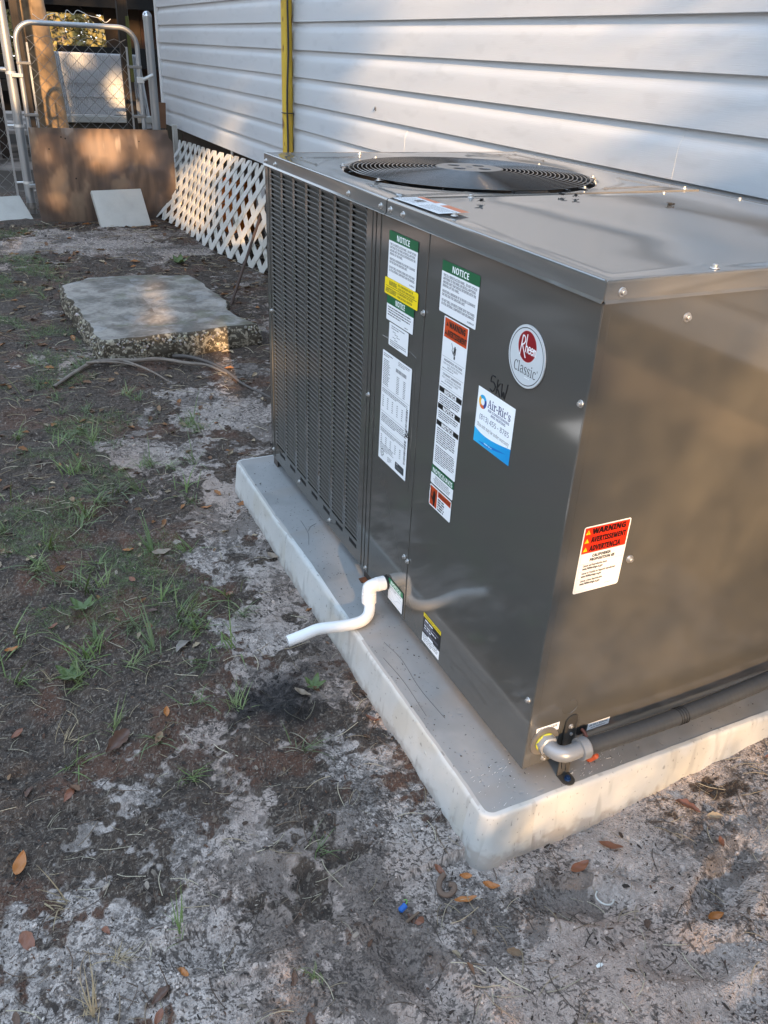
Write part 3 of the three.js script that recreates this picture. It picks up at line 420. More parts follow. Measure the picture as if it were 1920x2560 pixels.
label('data_label', 'large white data label with columns of figures on the narrow panel', 'x', -0.665, -0.5285, 0.4895, 0.7425, 0.0004, 640, (c, W, H) => {
  greek(c, W * 0.04, H * 0.025, W * 0.34, 2, H * 0.016); greek(c, W * 0.55, H * 0.02, W * 0.4, 3, H * 0.013, { alpha: 0.6 });
  for (let i = 0; i < 15; i++) { greek(c, W * 0.04, H * (0.075 + i * 0.0155), W * (0.32 + 0.12 * LR()), 1, H * 0.015, { rag: 0.5 }); if (i > 4) { greek(c, W * 0.52, H * (0.075 + i * 0.0155), W * 0.16, 1, H * 0.014); greek(c, W * 0.75, H * (0.075 + i * 0.0155), W * 0.14, 1, H * 0.014); } }
  c.fillStyle = INK; for (let i = 0, x = W * 0.48; x < W * 0.84; i++) { const w = W * (0.003 + 0.007 * LR()); c.fillRect(x, H * 0.085, w, H * 0.03); x += w + W * (0.003 + 0.005 * LR()); }
  for (const [y, n] of [[0.325, 6], [0.69, 5]]) { c.fillRect(W * 0.02, H * (y - 0.012), W * 0.96, 2); greek(c, W * 0.04, H * (y + 0.01), W * 0.92, 3, H * 0.014); for (let k = 0; k < 5; k++) for (let i = 0; i < n; i++) greek(c, W * (0.06 + k * 0.17), H * (y + 0.075 + i * 0.0185), W * 0.09, 1, H * 0.015, { rag: 0.6 }); }
  c.fillRect(W * 0.02, H * 0.54, W * 0.96, 2); greek(c, W * 0.05, H * 0.565, W * 0.9, 5, H * 0.0165); greek(c, W * 0.05, H * 0.845, W * 0.5, 5, H * 0.014, { alpha: 0.6 });
  c.fillStyle = INK; for (const [y0, y1] of [[0.36, 0.58], [0.64, 0.86]]) for (let y = y0; y < y1;) { const h = 0.002 + 0.007 * LR(); c.fillRect(W * 0.89, H * y, W * 0.06, H * h); y += h + 0.002 + 0.005 * LR(); }
  c.strokeStyle = INK; c.lineWidth = W * 0.012; c.beginPath(); c.arc(W * 0.14, H * 0.925, W * 0.055, 0, 7); c.stroke(); fit(c, 'UL', W * 0.105, H * 0.926, W * 0.07, H * 0.03); greek(c, W * 0.1, H * 0.965, W * 0.1, 1, H * 0.012); greek(c, W * 0.34, H * 0.93, W * 0.16, 3, H * 0.017, { alpha: 0.6 });
  c.fillStyle = '#3b3f42'; c.beginPath(); c.roundRect(W * 0.62, H * 0.9, W * 0.31, H * 0.07, W * 0.02); c.fill(); greek(c, W * 0.65, H * 0.915, W * 0.14, 1, H * 0.02, { color: '#ddd' }); greek(c, W * 0.65, H * 0.938, W * 0.25, 2, H * 0.013, { color: '#888' });
}, 0.003);
label('notice_label', 'green headed notice label at the top of the wide panel', 'x', -0.4375, -0.3085, 0.887, 0.978, 0.0010, 512, serviceNotice);
label('warning_label', 'tall warning label strip with three black notice bands', 'x', -0.4165, -0.3285, 0.5845, 0.8835, 0.0005, 384, (c, W, H) => {
  c.fillStyle = ORANGE; c.fillRect(W * 0.04, H * 0.008, W * 0.92, H * 0.118); tri(c, W * 0.1, H * 0.04, W * 0.1, '#111', ORANGE); fit(c, 'WARNING', W * 0.22, H * 0.04, W * 0.66, H * 0.048, { color: '#0a0a0a', heavy: 0.08 }); tri(c, W * 0.06, H * 0.094, W * 0.1, '#111', ORANGE); fit(c, 'AVERTISSEMENT', W * 0.17, H * 0.094, W * 0.77, H * 0.046, { color: '#0a0a0a', heavy: 0.08 });
  hand(c, W * 0.5, H * 0.185, H * 0.085, '#0c0c0c'); c.fillStyle = PAPER; c.beginPath(); c.moveTo(W * 0.44, H * 0.18); c.lineTo(W * 0.58, H * 0.205); c.lineTo(W * 0.52, H * 0.208); c.lineTo(W * 0.64, H * 0.228); c.lineTo(W * 0.56, H * 0.215); c.lineTo(W * 0.59, H * 0.212); c.fill();
  c.fillStyle = '#666'; for (const y of [0.245, 0.335, 0.43]) c.fillRect(W * 0.04, H * y, W * 0.92, 2);
  fit(c, 'HAZARDOUS VOLTAGE', W * 0.12, H * 0.265, W * 0.76, H * 0.02); fit(c, 'CAN CAUSE SEVERE PERSONAL', W * 0.1, H * 0.286, W * 0.8, H * 0.016, { weight: 'normal' }); fit(c, 'INJURY OR DEATH', W * 0.28, H * 0.304, W * 0.44, H * 0.016, { weight: 'normal' }); greek(c, W * 0.08, H * 0.32, W * 0.84, 1, H * 0.011, { alpha: 0.6 });
  fit(c, 'COURANT DANGEREUX', W * 0.12, H * 0.356, W * 0.76, H * 0.02); fit(c, 'PEUT CAUSER DES BLESSURES', W * 0.1, H * 0.377, W * 0.8, H * 0.016, { weight: 'normal' }); fit(c, 'OU ENTRAINER LA MORT', W * 0.22, H * 0.395, W * 0.56, H * 0.016, { weight: 'normal' }); greek(c, W * 0.08, H * 0.413, W * 0.84, 1, H * 0.011, { alpha: 0.6 });
  for (const [y, n] of [[0.445, 5], [0.56, 4], [0.675, 0]]) { c.fillStyle = '#0b0b0c'; c.fillRect(W * 0.02, H * y, W * 0.96, H * 0.034); fit(c, 'NOTICE', W * 0.24, H * (y + 0.018), W * 0.52, H * 0.036, { color: '#f4f4f4', heavy: 0.06 }); if (n) greek(c, W * 0.07, H * (y + 0.05), W * 0.86, n, H * 0.0135, { alpha: 0.85 }); }
  greek(c, W * 0.07, H * 0.727, W * 0.86, 8, H * 0.0145, { alpha: 0.85 }); greek(c, W * 0.07, H * 0.855, W * 0.86, 9, H * 0.0138, { alpha: 0.85 });
}, 0.003);
label('notice_label', 'small green notice label near the foot of the strip', 'x', -0.4185, -0.33, 0.5435, 0.5835, 0.0009, 384, (c, W, H) => { c.fillStyle = GREEN; c.fillRect(0, 0, W, H * 0.42); fit(c, 'NOTICE/AVIS', W * 0.05, H * 0.24, W * 0.9, H * 0.34, { color: '#f4f6f5' }); greek(c, W * 0.1, H * 0.54, W * 0.8, 5, H * 0.085, { alpha: 0.65, center: true }); }, 0.004);
label('warning_label', 'small orange warning label with a hand at the foot of the strip', 'x', -0.4185, -0.331, 0.493, 0.5405, 0.0012, 384, (c, W, H) => {
  c.fillStyle = '#b8400f'; c.fillRect(W * 0.03, H * 0.06, W * 0.33, H * 0.88); hand(c, W * 0.18, H * 0.5, W * 0.42, '#140a06'); c.fillRect(W * 0.39, H * 0.06, W * 0.58, H * 0.27); c.fillStyle = '#b8400f'; c.fillRect(W * 0.39, H * 0.06, W * 0.58, H * 0.27); fit(c, 'PRECAUCION', W * 0.42, H * 0.2, W * 0.52, H * 0.2, { color: '#4a1206' });
  for (let i = 0; i < 5; i++) greek(c, W * 0.4, H * (0.43 + i * 0.115), W * (0.5 + 0.05 * (i % 2)), 1, H * 0.15, { alpha: 0.95, rag: 0.95 });
}, 0.005);
label('dealer_label', 'white and blue installer sticker with a phone number', 'x', -0.2795, -0.164, 0.695, 0.798, 0.0005, 640, (c, W, H) => {
  c.fillStyle = '#f2f8fb'; c.fillRect(0, 0, W, H);
  const g = c.createLinearGradient(0, H * 0.7, W, H); g.addColorStop(0, '#2fb4e6'); g.addColorStop(1, '#0a8fd2'); c.fillStyle = g; c.beginPath(); c.moveTo(0, H * 0.735); c.bezierCurveTo(W * 0.3, H * 0.86, W * 0.65, H * 0.77, W, H * 0.705); c.lineTo(W, H); c.lineTo(0, H); c.fill(); c.fillStyle = '#0f6fc0'; c.beginPath(); c.moveTo(W * 0.12, H * 0.95); c.bezierCurveTo(W * 0.4, H * 0.99, W * 0.7, H * 0.9, W * 0.9, H * 0.84); c.bezierCurveTo(W * 0.7, H * 0.86, W * 0.5, H * 0.9, W * 0.12, H * 0.95); c.fill();
  for (const [a, b, col] of [[-0.5, 1.1, '#0f3f8f'], [-2.4, -0.5, '#27a7d8'], [2.3, 3.9, '#f1b51c'], [1.1, 2.3, '#e2641c']]) { c.strokeStyle = col; c.lineWidth = W * 0.055; c.beginPath(); c.arc(W * 0.15, H * 0.235, W * 0.08, a, b); c.stroke(); }
  c.fillStyle = '#f2f8fb'; c.beginPath(); c.arc(W * 0.155, H * 0.24, W * 0.045, 0, 7); c.fill();
  fit(c, 'Air-Ric\'s', W * 0.29, H * 0.2, W * 0.62, H * 0.2, { font: 'serif', color: '#1b2a63' }); fit(c, 'AIR CONDITIONING', W * 0.31, H * 0.315, W * 0.58, H * 0.062, { color: '#1b2a63' }); fit(c, 'AND HEATING', W * 0.4, H * 0.375, W * 0.4, H * 0.062, { color: '#1b2a63' });
  fit(c, '(813) 455 - 8785', W * 0.1, H * 0.5, W * 0.82, H * 0.125, { weight: 'normal', color: '#14204a' }); fit(c, 'This unit may be under warranty', W * 0.06, H * 0.655, W * 0.88, H * 0.085, { font: 'serif', weight: 'normal', color: '#222' });
  greek(c, W * 0.3, H * 0.925, W * 0.4, 1, H * 0.055, { color: '#cdeafa', alpha: 0.8 });
}, 0.001);
label('notice_label', 'small notice label beside the drain pipe', 'x', -0.579, -0.5035, 0.1525, 0.2105, 0.0005, 384, (c, W, H) => { c.fillStyle = '#1f7a52'; c.fillRect(0, 0, W, H * 0.25); fit(c, 'NOTICE', W * 0.14, H * 0.13, W * 0.72, H * 0.21, { color: '#eef4f0' }); greek(c, W * 0.08, H * 0.32, W * 0.84, 2, H * 0.07, { alpha: 0.6 }); c.strokeStyle = '#8a93a0'; c.lineWidth = 3; c.strokeRect(W * 0.07, H * 0.47, W * 0.86, H * 0.44); c.beginPath(); c.moveTo(W * 0.12, H * 0.6); c.bezierCurveTo(W * 0.3, H * 0.5, W * 0.35, H * 0.85, W * 0.5, H * 0.8); c.bezierCurveTo(W * 0.62, H * 0.76, W * 0.6, H * 0.6, W * 0.85, H * 0.62); c.stroke(); });
label('attention_label', 'black and white label with a yellow top at the panel foot', 'x', -0.402, -0.3245, 0.1535, 0.2295, 0.0005, 384, (c, W, H) => {
  c.fillStyle = '#e3cc12'; c.fillRect(0, 0, W, H * 0.13); fit(c, 'ATTENTION/CAUTION', W * 0.06, H * 0.07, W * 0.88, H * 0.1, { color: '#222' }); c.fillStyle = '#101114'; c.fillRect(0, H * 0.13, W, H * 0.51);
  greek(c, W * 0.1, H * 0.21, W * 0.8, 1, H * 0.1, { color: '#e4e8f0', alpha: 1 }); greek(c, W * 0.06, H * 0.29, W * 0.86, 2, H * 0.045, { color: '#aab', alpha: 0.9 }); greek(c, W * 0.08, H * 0.4, W * 0.7, 2, H * 0.085, { color: '#e4e8f0', alpha: 1 }); greek(c, W * 0.04, H * 0.535, W * 0.9, 3, H * 0.036, { color: '#99a', alpha: 0.9 });
  c.fillStyle = '#101114'; c.fillRect(0, H * 0.64, W * 0.32, H * 0.055); c.fillRect(W * 0.62, H * 0.64, W * 0.38, H * 0.055); greek(c, W * 0.06, H * 0.74, W * 0.88, 4, H * 0.065, { alpha: 0.55 });
}, 0.001);
label('warning_label', 'red and white warning label on the right side panel', 'z', 0.0415, 0.1355, 0.528, 0.6565, 0.0005, 512, (c, W, H) => {
  const RED = '#d92c0a'; c.fillStyle = '#e6e6e2'; c.fillRect(0, 0, W, H); c.fillStyle = RED; c.fillRect(W * 0.025, H * 0.02, W * 0.95, H * 0.375);
  ['WARNING', 'AVERTISSEMENT', 'ADVERTENCIA'].forEach((s, i) => { const y = H * (0.085 + i * 0.125); tri(c, W * 0.05, y, W * 0.1, '#f6c910', '#333'); fit(c, s, W * 0.19, y, W * [0.72, 0.75, 0.66][i], H * 0.105, { color: '#080403', heavy: 0.09 }); if (i) { c.fillStyle = '#a8230a'; c.fillRect(W * 0.025, y - H * 0.064, W * 0.95, 3); } });
  fit(c, 'CALIFORNIA', W * 0.28, H * 0.45, W * 0.4, H * 0.055, { heavy: 0.1 }); fit(c, 'PROPOSITION 65', W * 0.24, H * 0.51, W * 0.54, H * 0.055, { heavy: 0.1 }); c.fillStyle = '#8a8a8a'; for (const y of [0.555, 0.67, 0.785]) c.fillRect(W * 0.04, H * y, W * 0.92, 2); c.strokeStyle = '#999'; c.lineWidth = 2; c.strokeRect(W * 0.04, H * 0.4, W * 0.92, H * 0.57);
  ['Cancer and Reproductive Harm', 'Cancer et Troubles de l\'appareil reproducteur', 'Cancer y Dano Reproductivo'].forEach((s, i) => { fit(c, s, W * 0.12, H * (0.59 + i * 0.115), W * [0.52, 0.74, 0.48][i], H * 0.04, { heavy: 0.08 }); fit(c, 'www.P65Warnings.ca.gov', W * 0.12, H * (0.637 + i * 0.115), W * 0.44, H * 0.04, { heavy: 0.1 }); });
  greek(c, W * 0.68, H * 0.93, W * 0.25, 1, H * 0.016, { alpha: 0.6 });
}, 0.005);
label('wiring_label', 'low strip label saying line voltage behind the conduit fitting', 'z', 0.0185, 0.0695, 0.219, 0.2375, 0.0005, 320, (c, W, H) => { fit(c, 'LINE VOLTAGE', W * 0.08, H * 0.35, W * 0.84, H * 0.42); greek(c, W * 0.08, H * 0.75, W * 0.84, 1, H * 0.2); }, 0.0005);
label('wiring_label', 'strip label saying 24 volt wiring', 'z', 0.1405, 0.1925, 0.188, 0.205, 0.0005, 320, (c, W, H) => { fit(c, '24 VOLT WIRING', W * 0.08, H * 0.38, W * 0.84, H * 0.4); fit(c, 'FROM THERMOSTAT', W * 0.16, H * 0.76, W * 0.68, H * 0.24); }, 0.0005);
{ // label lying on the lid
  const o = label('warning_label', 'white paper label with orange bands lying on the lid', 'z', 0, 0.18, 0, 0.066, 0, 512, (c, W, H) => { c.fillStyle = '#d7774d'; c.fillRect(0, 0, W * 0.42, H * 0.2); c.fillRect(W * 0.56, 0, W * 0.44, H * 0.28); greek(c, W * 0.04, H * 0.36, W * 0.36, 7, H * 0.085, { alpha: 0.5 }); greek(c, W * 0.48, H * 0.42, W * 0.48, 6, H * 0.085, { alpha: 0.5 }); c.fillStyle = '#333'; c.fillRect(W * 0.2, H * 0.3, W * 0.1, H * 0.3); }, 0.001);
  o.material.color.setRGB(0.7, 0.69, 0.68); o.rotation.set(-Math.PI / 2, 0, 0); o.rotateZ(-Math.PI / 2); o.rotateZ(0.02); o.position.set(0.044, U.y1 + 0.0022, -0.581);
}
{ // round maker's badge and the pen note
  const cv = document.createElement('canvas'); cv.width = cv.height = 640; const c = cv.getContext('2d'), W = 640;
  c.fillStyle = '#c9cfd1'; c.fillRect(0, 0, W, W); c.textBaseline = 'middle'; c.strokeStyle = '#23282c'; c.lineWidth = 9; c.beginPath(); c.arc(320, 320, 296, 0, 7); c.stroke();
  c.fillStyle = '#86101a'; c.beginPath(); c.arc(318, 212, 160, 0, 7); c.fill(); c.strokeStyle = '#c98a8a'; c.lineWidth = 4; c.stroke();
  c.strokeStyle = '#eef0f0'; c.lineWidth = 15; c.lineCap = 'round'; c.lineJoin = 'round';
  c.beginPath(); c.moveTo(200, 322); c.lineTo(226, 118); c.bezierCurveTo(280, 105, 300, 185, 228, 212); c.lineTo(302, 330); c.stroke();
  c.lineWidth = 13; c.beginPath(); c.moveTo(300, 92); c.lineTo(292, 272); c.moveTo(294, 225); c.bezierCurveTo(312, 196, 330, 205, 326, 272); c.stroke();
  for (const x of [340, 386]) { c.beginPath(); c.moveTo(x + 2, 235); c.lineTo(x + 36, 235); c.bezierCurveTo(x + 34, 196, x + 2, 196, x + 2, 240); c.bezierCurveTo(x + 2, 282, x + 28, 278, x + 36, 262); c.stroke(); }
  c.beginPath(); c.moveTo(434, 272); c.lineTo(434, 208); c.moveTo(434, 226); c.bezierCurveTo(442, 200, 456, 204, 454, 272); c.moveTo(454, 226); c.bezierCurveTo(462, 200, 476, 206, 473, 272); c.stroke();
  fit(c, 'Classic', 118, 452, 404, 150, { font: 'serif', weight: 'normal', color: '#20262b' }); fit(c, '\u00ae', 530, 412, 18, 34, {}); greek(c, 330, 532, 160, 1, 22, { color: '#eef2f4', alpha: 0.9 });
  const t = new THREE.CanvasTexture(cv); t.colorSpace = THREE.SRGBColorSpace;
  const b = new THREE.Group(); b.name = 'badge'; b.userData.label = 'round silver badge with a red disc'; unit.add(b);
  const r = 0.0497, rimg = new THREE.LatheGeometry([[0, 0], [r, 0], [r, 0.0014], [r - 0.0009, 0.0024], [0, 0.0024]].map((p) => new THREE.Vector2(...p)), 64);
  part('rim', rimg, mat([0.5, 0.51, 0.51], 0.35, { metalness: 0.3 }), b); const f = part('face', new THREE.CircleGeometry(r - 0.0011, 64).rotateX(-Math.PI / 2).translate(0, 0.0026, 0), mat(0xffffff, 0.32, { map: t }), b);
  b.rotation.order = 'ZXY'; b.rotation.set(0, -Math.PI / 2, Math.PI / 2); b.position.set(-0.0004, 0.8905, -0.1515);
  const q = (p) => tube(p.map(([u, v]) => [-0.0003, 0.8285 - v * 0.031, -0.2475 + u * 0.0545]), 0.0011, 30, 5);
  part('pen_writing', merge([q([[0.3, -0.02], [0.1, 0.0], [0.06, 0.35], [0.22, 0.32], [0.32, 0.55], [0.2, 0.85], [0.04, 0.78]]), q([[0.43, 0.02], [0.42, 0.45], [0.40, 0.85]]), q([[0.58, 0.15], [0.43, 0.48], [0.52, 0.65], [0.62, 0.9]]), q([[0.68, 0.1], [0.69, 0.5], [0.72, 0.86], [0.80, 0.5], [0.86, 0.86], [0.93, 0.45], [0.98, -0.03]])]), mat([0.006, 0.006, 0.007], 0.9), unit, 'handwritten black pen note above the sticker');
  part('pen_writing', merge([tube([[-0.0012, 0.606, -0.535], [-0.0012, 0.598, -0.53], [-0.0012, 0.59, -0.541]], 0.0012, 20, 5), tube([[-0.0012, 0.596, -0.541], [-0.0012, 0.593, -0.53], [-0.0012, 0.594, -0.518]], 0.0012, 20, 5)]), mat([0.008, 0.008, 0.009], 0.4), unit);
}

// ------------------------------------------------------------------ drain pipe, conduit, bracket
{
  const PVC = mat([0.70, 0.695, 0.68], 0.36);
  const t = thing('drain_pipe', 'white plastic drain pipe with an elbow coming out of the air conditioner', 'drain pipe');
  const Y = 0.1885, Z = -0.5905, ex = -0.047;
  part('collar', cyl(0.0185, 0.0185, 0.006, 28).rotateZ(Math.PI / 2).translate(-0.0035, Y, Z), BLACK, t);
  const el = [cyl(0.0172, 0.0172, 0.021, 32).rotateZ(Math.PI / 2).translate(-0.0155, Y, Z), cyl(0.0158, 0.0172, 0.0015, 32).rotateZ(Math.PI / 2).translate(-0.0267, Y, Z), tube([[-0.024, Y, Z], [-0.034, Y, Z + 0.0005], [ex + 0.0022, Y - 0.0035, Z + 0.001], [ex + 0.0002, Y - 0.009, Z + 0.0015], [ex, Y - 0.018, Z + 0.002]], 0.0162, 24, 32), cyl(0.0174, 0.0178, 0.026, 32).rotateX(-0.06).translate(ex, Y - 0.029, Z + 0.004), new THREE.RingGeometry(0.0125, 0.0178, 32).rotateX(Math.PI / 2 - 0.06).translate(ex, Y - 0.042, Z + 0.005)];
  part('elbow', merge(el), PVC, t);
  const zz = Z + 0.0225, path = [[ex, Y - 0.030, Z + 0.0045], [ex - 0.0002, Y - 0.0415, Z + 0.0065], [ex - 0.003, Y - 0.0505, Z + 0.0165], [ex - 0.014, Y - 0.058, Z + 0.032], [ex - 0.033, Y - 0.0608, Z + 0.044], [ex - 0.058, Y - 0.061, Z + 0.0475], [-0.14, 0.1272, Z + 0.0435], [-0.178, 0.127, Z + 0.036], [-0.192, 0.126, Z + 0.034], [-0.225, 0.1195, Z + 0.034], [-0.262, 0.1125, Z + 0.0335]];
  const crv = new THREE.CatmullRomCurve3(path.map((p) => new THREE.Vector3(...p)), false, 'centripetal');
  part('pipe', new THREE.TubeGeometry(crv, 90, 0.01335, 28, false), PVC, t);
  part('pipe_bore', new THREE.TubeGeometry(crv, 90, 0.0105, 24, false), mat([0.55, 0.54, 0.52], 0.5, { side: THREE.DoubleSide }), t);
  { const e = crv.getPointAt(1), d = crv.getTangentAt(1); const ring = new THREE.RingGeometry(0.0105, 0.01335, 28); ring.applyQuaternion(new THREE.Quaternion().setFromUnitVectors(new THREE.Vector3(0, 0, 1), d)).translate(e.x, e.y, e.z); part('pipe_rim', ring, PVC, t); }
}
{
  const t = thing('electrical_conduit', 'grey flexible electrical conduit with a metal elbow entering the right side panel', 'conduit');
  const X = 0.039, Y = 0.2025, GREY = mat([0.25, 0.26, 0.27], 0.36, { metalness: 0.3 }), CAST = mat([0.4, 0.4, 0.39], 0.4, { metalness: 0.4 });
  part('washer', cyl(0.0305, 0.031, 0.004, 40).rotateX(Math.PI / 2).translate(X, Y, 0.0022), mat([0.22, 0.2, 0.175], 0.45, { metalness: 0.5 }), t);
  part('seal_ring', new THREE.TorusGeometry(0.0185, 0.002, 8, 32).translate(X, Y, 0.0055), mat([0.42, 0.42, 0.03], 0.5), t);
  part('hex_nut', merge([cyl(0.0205, 0.0205, 0.012, 6).rotateX(Math.PI / 2).rotateZ(0.35).translate(X, Y, 0.0115), cyl(0.0178, 0.0205, 0.002, 6).rotateX(Math.PI / 2).rotateZ(0.35).translate(X, Y, 0.0184)]), CAST, t);
  part('elbow', tube([[X, Y, 0.015], [X + 0.0005, Y, 0.026], [X + 0.006, Y, 0.0375], [X + 0.017, Y, 0.0445], [X + 0.032, Y, 0.0455], [X + 0.05, Y, 0.045]], 0.0148, 36, 28), GREY, t);
  part('compression_nut', merge([cyl(0.0208, 0.0208, 0.016, 32).rotateZ(Math.PI / 2).translate(X + 0.054, Y, 0.045), cyl(0.0185, 0.0208, 0.003, 32).rotateZ(-Math.PI / 2).translate(X + 0.0635, Y, 0.045)]), GREY, t);
  const path = [[X + 0.06, Y, 0.045], [0.16, 0.1985, 0.0445], [0.25, 0.195, 0.044], [0.35, 0.1945, 0.043], [0.48, 0.198, 0.041], [0.62, 0.205, 0.038], [0.78, 0.214, 0.036], [0.92, 0.22, 0.03], [1.06, 0.22, 0.02]];
  const seg = 620, g = tube(path, 0.0162, seg, 20); taper(g, path, (s) => 1 + 0.016 * Math.max(0, Math.sin(s * 620 * 0.5)) , seg, 20);
  part('hose', g, mat([0.04, 0.043, 0.046], 0.4), t);
  const bands = []; for (let k = 0; k < 4; k++) bands.push(new THREE.TorusGeometry(0.0168, 0.0007, 6, 28).rotateY(Math.PI / 2 + 0.02).translate(0.322 + k * 0.006, 0.1945, 0.0434)); part('print_ring', merge(bands), BLACK, t);
}
{
  const t = thing('hold_down_bracket', 'dark slotted metal strap screwed to the side panel and the concrete pad', 'bracket');
  const M = mat([0.06, 0.056, 0.05], 0.4, { metalness: 0.3 });
  const s = new THREE.Shape(); s.moveTo(-0.0135, 0); s.lineTo(0.0135, 0); s.lineTo(0.0135, 0.116); s.absarc(0, 0.116, 0.0135, 0, Math.PI, false); s.lineTo(-0.0135, 0);
  for (const [x, y] of [[-0.004, 0.012], [0.005, 0.006], [-0.004, 0.029], [0.0052, 0.024]]) { const h = new THREE.Path(); h.moveTo(x - 0.0014, y); h.lineTo(x + 0.0014, y); h.lineTo(x + 0.0014, y + 0.012); h.lineTo(x - 0.0014, y + 0.012); h.lineTo(x - 0.0014, y); s.holes.push(h); }
  const st = new THREE.ExtrudeGeometry(s, { depth: 0.0018, bevelEnabled: true, bevelThickness: 0.0003, bevelSize: 0.0003, bevelSegments: 1, curveSegments: 16 });
  { const P = st.attributes.position; for (let i = 0; i < P.count; i++) { const y = P.getY(i); P.setZ(i, P.getZ(i) + 0.018 * (1 - sstep(y, -0.01, 0.055))); P.setX(i, P.getX(i) - 0.014 * (1 - y / 0.13)); } st.computeVertexNormals(); }
  part('strap', st.translate(0.0985, PAD.top + 0.0018, 0.0012), M, t);
  const f = new THREE.Shape(); f.moveTo(-0.0135, 0); f.lineTo(0.0135, 0); f.lineTo(0.0135, 0.016); f.absarc(0, 0.016, 0.0135, 0, Math.PI, false); f.lineTo(-0.0135, 0);
  part('foot_plate', new THREE.ExtrudeGeometry(f, { depth: 0.0018, bevelEnabled: true, bevelThickness: 0.0003, bevelSize: 0.0003, bevelSegments: 1 }).rotateX(Math.PI / 2).translate(0.0845, PAD.top + 0.0026, 0.0185), M, t);
  const blue = mat([0.012, 0.04, 0.12], 0.3, { metalness: 0.4 }); part('anchor_screw', merge([cyl(0.006, 0.0066, 0.0035, 20), cyl(0.0036, 0.004, 0.005, 6).translate(0, 0.003, 0)]).translate(0.0845, PAD.top + 0.005, 0.034), blue, t);
  screw(0.0955, 0.219, 0.003, 'z', t, 0.95); screw(0.0985, 0.2, 0.003, 'z', t, 0.9);
  part('dark_grommet', new THREE.CircleGeometry(0.0125, 28).translate(0.1265, 0.1955, 0.0006), mat([0.006, 0.006, 0.006], 0.9), unit);
  part('thermostat_wire', tube([[0.127, 0.197, -0.002], [0.1285, 0.194, 0.008], [0.129, 0.187, 0.02]], 0.0032, 16, 8), mat([0.22, 0.06, 0.03], 0.5), unit);
  const w = thing('wire_connector', 'orange wire connector hanging beneath the conduit above the pad', 'wire connector', [0.158, 0.1255, 0.014]);
  part('shell', new THREE.LatheGeometry([[0.0, 0.012], [0.004, 0.012], [0.0062, 0.009], [0.0078, -0.008], [0.0086, -0.012], [0.0068, -0.012], [0.005, 0.004], [0, 0.004]].map((p) => new THREE.Vector2(...p)), 12).rotateX(0.6).rotateZ(-0.3), mat([0.36, 0.07, 0.025], 0.5), w);
  part('wire', tube([[0, 0.012, 0.004], [0.001, 0.02, 0.006], [-0.004, 0.028, 0.006]], 0.0013, 10, 6), mat([0.3, 0.08, 0.03], 0.5), w);
}
{
  const t = thing('gas_pipe', 'yellow painted standpipe rising along the house wall behind the unit', 'pipe');
  const x = 1.0, z = -4.105, rust = dataTex(128, 512, (u, v) => { const n = fbm(u * 6, v * 26, 3, 601, 6), r = sstep(n, 0.60, 0.72) * (0.3 + 0.7 * sstep(Math.abs(v - 0.45), 0.3, 0.05)); return mix3(mix3([0.60, 0.41, 0.03], [0.50, 0.31, 0.03], vn(u * 8, v * 30, 605, 0)), [0.11, 0.04, 0.015], r); });
  part('pipe', cyl(0.031, 0.031, 2.7, 24).translate(x, 1.32, z), mat(0xffffff, 0.5, { map: rust }), t);
  part('cable', tube([[x - 0.012, 0.2, z + 0.036], [x - 0.012, 0.8, z + 0.034], [x - 0.014, 1.05, z + 0.035], [x - 0.004, 1.3, z + 0.037], [x - 0.008, 1.6, z + 0.04], [x - 0.004, 2.5, z + 0.036]], 0.0055, 60, 8), mat([0.02, 0.02, 0.025], 0.4), t);
  part('cable_tie', new THREE.TorusGeometry(0.0335, 0.003, 6, 28).rotateX(Math.PI / 2).scale(1, 1, 1.12).translate(x, 0.965, z + 0.003), BLACK, t);
}

